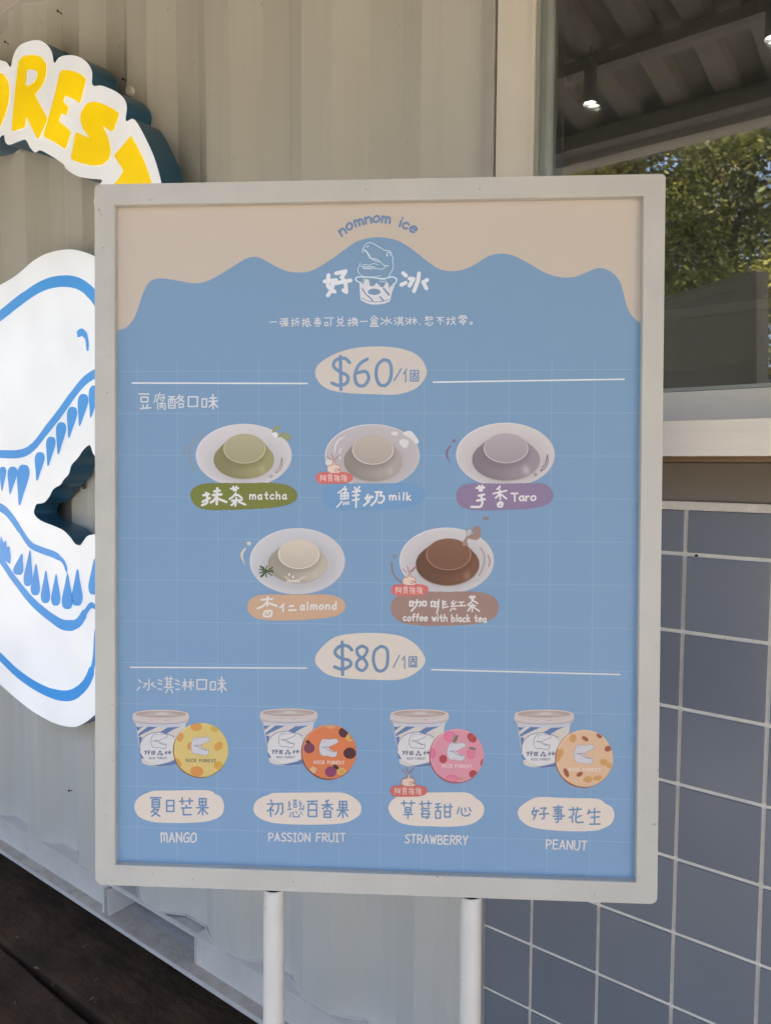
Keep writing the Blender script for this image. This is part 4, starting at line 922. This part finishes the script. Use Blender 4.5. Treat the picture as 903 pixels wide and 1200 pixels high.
lid(385.7, 880.9, 32.3, (290, 810), 5.644, (205, 118, 74), (110, 62, 48), [(408, 376, 36, 35, 0, PV), (400, 335, 16, 10, .4, (52, 50, 40)), (545, 232, 34, 16, .1, (196, 150, 110)), (635, 272, 32, 34, 0, PM), (678, 305, 26, 28, .6, PYW), (676, 410, 42, 38, 0, PM), (550, 532, 38, 36, 0, (130, 60, 98)), (585, 502, 22, 12, .6, (48, 48, 40)), (622, 532, 30, 26, .3, PYW), (432, 522, 22, 24, .5, (200, 168, 130))], (216, 200, 190), 'orange foil lid with passion fruit')
SR, SP, SG = (166, 66, 72), (206, 112, 138), (110, 116, 96)
lid(535.2, 885.4, 31.9, (440, 810), 5.644, (206, 140, 152), (150, 76, 84), [(490, 300, 40, 36, .3, SP), (528, 315, 12, 30, .5, SG), (636, 308, 26, 36, -.7, SR), (378, 412, 22, 36, .1, SP), (446, 448, 26, 28, 0, SR), (630, 412, 27, 36, .1, SP), (640, 378, 26, 8, .2, SG), (645, 548, 28, 26, .3, SR), (505, 578, 44, 26, .1, SP), (702, 470, 10, 24, .3, (170, 84, 92)), (560, 578, 20, 10, .2, (190, 140, 120))], (218, 196, 194), 'pink foil lid with strawberries')
AL, PN = (150, 84, 60), (200, 152, 96)
lid(684.4, 888.6, 34.0, (590, 815), 6.02, (208, 174, 140), (140, 88, 62), [(486, 302, 26, 32, .1, PN), (573, 305, 14, 26, -1.0, AL), (672, 285, 14, 22, -.9, AL), (734, 375, 26, 20, -.4, AL), (392, 408, 28, 36, .5, PN), (372, 445, 26, 26, .2, (196, 150, 96)), (706, 472, 32, 24, .5, PN), (744, 494, 26, 20, .6, PN), (440, 545, 16, 34, -.4, AL), (534, 556, 24, 15, -.5, AL), (592, 592, 34, 24, -.1, PN), (660, 582, 34, 18, -.2, PN)], (218, 206, 194), 'beige foil lid with peanuts and almonds')
# seeds and dots on the lids
a = Art()
for (o, k, cx, cy, rx, ry, n, col) in (((440, 810), 5.644, 490, 300, 28, 24, 12, (224, 170, 180)), ((440, 810), 5.644, 630, 412, 18, 26, 9, (224, 170, 180)), ((440, 810), 5.644, 505, 580, 34, 14, 10, (224, 170, 180)), ((440, 810), 5.644, 636, 308, 14, 22, 6, (206, 120, 110)), ((290, 810), 5.644, 678, 305, 15, 17, 9, (120, 90, 50)), ((290, 810), 5.644, 622, 532, 18, 16, 9, (120, 90, 50)), ((590, 815), 6.02, 486, 302, 17, 22, 8, (170, 120, 76)), ((590, 815), 6.02, 390, 410, 20, 26, 9, (170, 120, 76)), ((590, 815), 6.02, 592, 592, 24, 15, 8, (170, 120, 76)), ((590, 815), 6.02, 706, 472, 22, 15, 8, (170, 120, 76)), ((590, 815), 6.02, 660, 582, 24, 10, 7, (170, 120, 76))):
    for i in range(n):
        t = i*2.4; q = math.sqrt((i+.5)/n); x, y = cx+rx*q*math.cos(t), cy+ry*q*math.sin(t); a.stroke("%.1f %.1f %.1f %.1f" % (x, y, x+1, y+2), 4.2, col, 7.5, o, k)
a.build('lid_speckles', poster)['kind'] = 'stuff'
# ---- name pills under the cups
NB = (104, 138, 172); NC = (216, 204, 190)
def npill(o, k, src, col, chars, wd, wt, label):
    a = Art(); P = parse('~'+src, o, k, True)[0]; a.face(P, C(col, P[0][1]), 3); a.build('name_pill', poster, label)
    a = Art(); a.stroke(chars, wd, NB, 5, o, k)
    t, x0, y0, x1, y1, h, w_ = wt
    word(a, t, o[0]+x0/k, o[1]+y0/k, o[0]+x1/k, o[1]+y1/k, h, w_, (212, 208, 202), 5, unit=15, tr=3.5)
    a.build('name_lettering', poster)
npill((150, 922), 7.525, "56 185 68 130 110 85 170 55 240 36 400 34 560 30 680 31 740 42 775 68 815 88 842 140 846 190 830 240 790 275 700 305 560 318 400 320 240 314 130 284 78 242", NC,
      "200 97 290 97;245 97 240 115;215 115 215 180;215 115 278 115 278 180 215 180;215 137 278 137;215 158 278 158;235 192 207 225;228 202 270 200;270 200 245 235 210 260;228 220 250 240 282 260;342 122 342 218 405 218 405 122 342 122;342 168 405 168;455 128 502 128;478 100 480 155;520 125 570 125;545 102 545 155;512 165 518 180;470 188 558 186;488 190 490 248 558 246;630 105 630 165 688 165 688 105 630 105;630 135 688 135;658 105 658 250;608 185 708 185;650 195 620 240;668 200 700 240",
      14, ('MANGO', 297, 488, 600, 486, 10.6, 1.7), 'cream name pill for mango')
npill((290, 925), 6.45, "45 145 58 100 100 65 160 42 205 28 400 26 600 24 710 26 765 42 815 72 848 105 860 145 848 190 805 225 730 255 600 266 450 268 300 264 180 252 95 220 55 185", NC,
      "176 82 180 95;150 113 195 108;~195 108 175 145 150 165;173 140 176 205;182 150 196 165;205 112 265 108 266 175 252 190;~235 112 230 160 210 190;452 92 528 90;490 92 485 112;460 112 460 205 522 205 522 112 460 112;460 158 522 158;612 82 588 92;562 120 640 115;602 90 602 150;600 122 568 148;606 122 642 150;580 165 580 212 628 212 628 165 580 165;580 188 628 188;695 92 695 140 748 140 748 92 695 92;695 116 748 116;720 92 720 215;675 158 760 156;712 165 685 208;730 165 755 205",
      12, ('PASSION FRUIT', 162, 393, 738, 395, 9.4, 1.55), 'cream name pill for passion fruit')
a = Art(); a.stroke("318 90 308 106 324 110 308 128;318 128 318 155;302 154 330 150;345 82 372 82;350 94 368 94;348 106 370 106;350 118 350 136 370 136 370 118 350 118;400 88 390 104 408 108 392 125;402 125 402 150;388 152 420 148;425 120 420 158;328 175 320 212;345 170 345 208 390 208 390 190;365 165 372 180;400 170 412 190", 8.3, NB, 5, (290, 925), 6.45); a.build('name_lettering', poster)
npill((450, 925), 7.224, "36 165 50 115 90 75 150 48 230 30 400 28 560 25 680 28 735 42 775 75 820 108 844 150 842 200 815 245 760 285 680 308 540 318 400 314 250 308 140 285 70 235", NC,
      "145 118 195 116;168 98 168 140;208 118 258 116;230 98 230 140;178 155 178 195 225 195 225 155 178 155;178 175 225 175;165 215 240 212;203 195 200 248;298 125 345 122;320 100 320 145;355 120 398 120;375 100 375 145;328 152 312 175;325 165 380 162;325 182 320 235;325 182 378 182 375 235 358 250;312 209 388 209;320 235 378 235;435 128 472 120;430 155 485 150;455 125 455 182;435 185 435 245;435 185 475 185 475 245 435 245;505 150 575 148;512 130 512 235;558 125 558 235;512 192 558 192;512 235 558 235;632 155 618 208;~655 165 655 205 680 225 718 218 722 205;682 160 690 185;715 155 732 185",
      12.5, ('STRAWBERRY', 178, 452, 706, 468, 9.8, 1.65), 'cream name pill for strawberry')
npill((600, 930), 7.224, "46 170 58 125 95 90 150 55 185 38 260 30 400 36 560 40 690 42 750 56 790 88 835 112 862 160 858 215 830 260 770 295 700 315 560 321 420 317 270 305 150 280 75 230", NC,
      "~185 118 175 155 170 172 195 190;~205 140 195 185 178 218;165 152 222 145;240 125 285 122 265 145;265 145 270 205 250 215;230 176 305 170;348 118 425 115;388 102 386 240 370 245;360 134 360 152 412 152 412 134 360 134;358 171 415 169 415 215;345 192 440 190;358 216 415 215;480 138 582 132;512 118 515 155;550 118 548 155;~520 165 505 190 480 205;505 190 508 242;~540 165 540 240 598 242;582 185 542 205;652 138 638 175;650 160 740 155;695 125 695 258;665 202 735 197;655 260 742 258",
      13, ('PEANUT', 288, 464, 626, 476, 10.2, 1.65), 'cream name pill for peanut')

# ------------------------------------------------------------------ CANOPY OVER THE FRONT, ITS SPOT LAMPS (seen in the window)
can = empty('canopy', (0, .2, 2.7)); tag(can, 'corrugated metal canopy roof over the kiosk front, reflected in the window', 'canopy')
def kpart(o): o.parent = can; o.matrix_parent_inverse = Matrix.Translation((0, -.2, -2.7)); return o
YE = -.36
def rz(y): return 2.64-(WD-y)*.17           # underside of the roof sheet
bm = bmesh.new(); x = -10; prof = []
while x < 7: prof += [(x, 0), (x+.06, 0), (x+.075, .03), (x+.135, .03)]; x += .15
cols = [[bm.verts.new((x, y, rz(y)+z)) for y in (YE, .4, WD+.3)] for x, z in prof]
for a_, b_ in zip(cols, cols[1:]):
    for i in range(2): bm.faces.new((a_[i], b_[i], b_[i+1], a_[i+1]))
kpart(from_bm('roof_sheet', bm, MT['canopy']))
bm = bmesh.new(); v = [bm.verts.new(p) for p in ((-10, YE, rz(YE)+.05), (7, YE, rz(YE)+.05), (7, WD+.3, rz(WD+.3)+.05), (-10, WD+.3, rz(WD+.3)+.05))]; bm.faces.new(v)
kpart(from_bm('cover_sheet', bm, MT['beam']))
for y, hh in ((YE+.04, .06), (.02, .045), (.6, .045)): kpart(box('beam', -10, 7, y-.03, y+.03, rz(y)-hh, rz(y-.03)-.004, MT['beam']))
kpart(box('gutter', -10, 7, YE-.08, YE-.002, rz(YE)-.075, rz(YE)+.09, MT['trimg']))
for x in (-9.5, -6.5, -4.4, 2.4, 6.5): kpart(box('post', x-.03, x+.03, YE+.011, YE+.069, -.01, rz(YE)-.07, MT['beam']))
def spot(u, v, z, label):
    d = ray(u, v); t = (z-CH)/d.z; q = Vector((d.x*t, 2*WD-d.y*t, z)); r = empty('spot_lamp', (q.x, q.y, z)); tag(r, label, 'spot lamp', 'spot lamps under the canopy')
    bm = bmesh.new(); tube(bm, (0, 0, .0), (0, 0, .11), .020, .018, 20, False); tube(bm, (0, 0, .13), (0, 0, rz(q.y)-z), .005, .005, 8); from_bm('lamp_housing', bm, MT['lampbody'], r)
    bm = bmesh.new(); tube(bm, (0, 0, .008), (0, 0, .012), .018, .018, 20); from_bm('lamp_face', bm, MT['lamp'], r)
spot(687, 118, 2.30, 'lit black spot lamp under the canopy, left one in the window reflection')
spot(903, 40, 2.30, 'lit black spot lamp under the canopy, at the right edge of the window reflection')

# ------------------------------------------------------------------ TREES AND HEDGE ACROSS THE YARD (seen in the window)
def foliage(bm, c, r, n, size):
    for i in range(n):
        d = Vector((random.gauss(0, 1), random.gauss(0, 1), random.gauss(0, 1))).normalized()*(random.random()**.45)
        p = Vector(c)+Vector((d.x*r[0], d.y*r[1], d.z*r[2])); s = size*random.uniform(.6, 1.4)
        a = Vector((random.gauss(0, 1), random.gauss(0, 1), random.gauss(0, .6))).normalized(); b = a.orthogonal().normalized(); b.rotate(Matrix.Rotation(random.uniform(0, 6.28), 3, a))
        v = [bm.verts.new(p+a*s*q[0]+b*s*q[1]) for q in ((-1, 0), (-.2, .38), (1, 0), (-.2, -.38))]; bm.faces.new(v)
def tree(x, y, h, cr, leaf, label, n=36, lean=0):
    r = empty('tree', (x, y, -.06)); tag(r, label, 'tree', 'trees across the yard')
    bm = bmesh.new(); pts = [Vector((0, 0, 0))]
    for i in range(1, 7): pts.append(Vector((lean*i/6*h*.2+random.uniform(-.08, .08)*i*.4, random.uniform(-.08, .08)*i*.4, h*.82*i/6)))
    for i, (a, b) in enumerate(zip(pts, pts[1:])): tube(bm, a, b, .11*(1-i/7.5)*h/7, .11*(1-(i+1)/7.5)*h/7, 9, False)
    tips = []
    for i in range(16):
        s = pts[random.randint(2, 6)]; an = random.uniform(0, 6.28); l = random.uniform(.5, 1)*cr; e = s+Vector((math.cos(an)*l, math.sin(an)*l, l*random.uniform(.2, .8)))
        m_ = (s+e)/2+Vector((0, 0, .12*l)); tube(bm, s, m_, .035*h/7, .022*h/7, 6, False); tube(bm, m_, e, .022*h/7, .006, 6, False); tips += [e, m_]
    from_bm('trunk', bm, MT['bark'], r, smooth=True)
    bm = bmesh.new()
    for i in range(n):
        t = random.choice(tips)+Vector((random.uniform(-.4, .4), random.uniform(-.4, .4), random.uniform(-.5, .4)))*cr*.5; q = random.uniform(.25, .6)*cr*.6
        foliage(bm, t, (q, q, q*.7), 430, .045)
    from_bm('crown', bm, leaf, r)
tl = [(-2.6, -8.2, 7.4, 2.0, 'leafA', 'slim tree with a pale bare trunk, in the middle of the window reflection', .1),
      (-4.5, -7.4, 6.8, 2.1, 'leafB', 'low yellow-green tree across the yard, at the left of the window reflection', 0),
      (-1.2, -9.2, 7.8, 2.1, 'leafA', 'tall tree with gaps of sky, at the right of the window reflection', -.1),
      (-3.4, -11.2, 8.6, 2.4, 'leafA', 'tall tree standing behind the others in the window reflection', 0),
      (-1.0, -7.2, 3.4, 1.1, 'leafB', 'young yellow-green tree before the tall ones', 0), (-2.9, -6.6, 3.0, 1.0, 'leafB', 'small leafy sapling in front of the slim tree', 0),
      (-6.8, -9.6, 5.6, 2.2, 'leafA', 'broad green tree well left of the others, beyond the canopy', 0), (1.4, -9.8, 5.4, 2.1, 'leafB', 'yellow-green tree standing to the right across the yard', 0), (3.9, -10.4, 5.8, 2.2, 'leafA', 'rightmost broad green tree across the yard', 0)]
for x, y, h, cr, lf, lb, ln in tl: tree(x, y, h, cr, MT[lf], lb, 62, ln)
bm = bmesh.new()
for i in range(90): foliage(bm, (random.uniform(-12, 6), random.uniform(-12.5, -10.5), random.uniform(.2, 1.4)), (.9, .6, .7), 130, .10)
tag(from_bm('hedge', bm, MT['hedge'], kind='stuff'), 'dense dark hedge closing the far side of the yard', 'hedge')
bk = box('wall', -16, 10, -13.6, -13.4, -.06, 1.3, MT['inner']); tag(bk, 'low dark wall behind the hedge at the far side of the yard', 'wall')
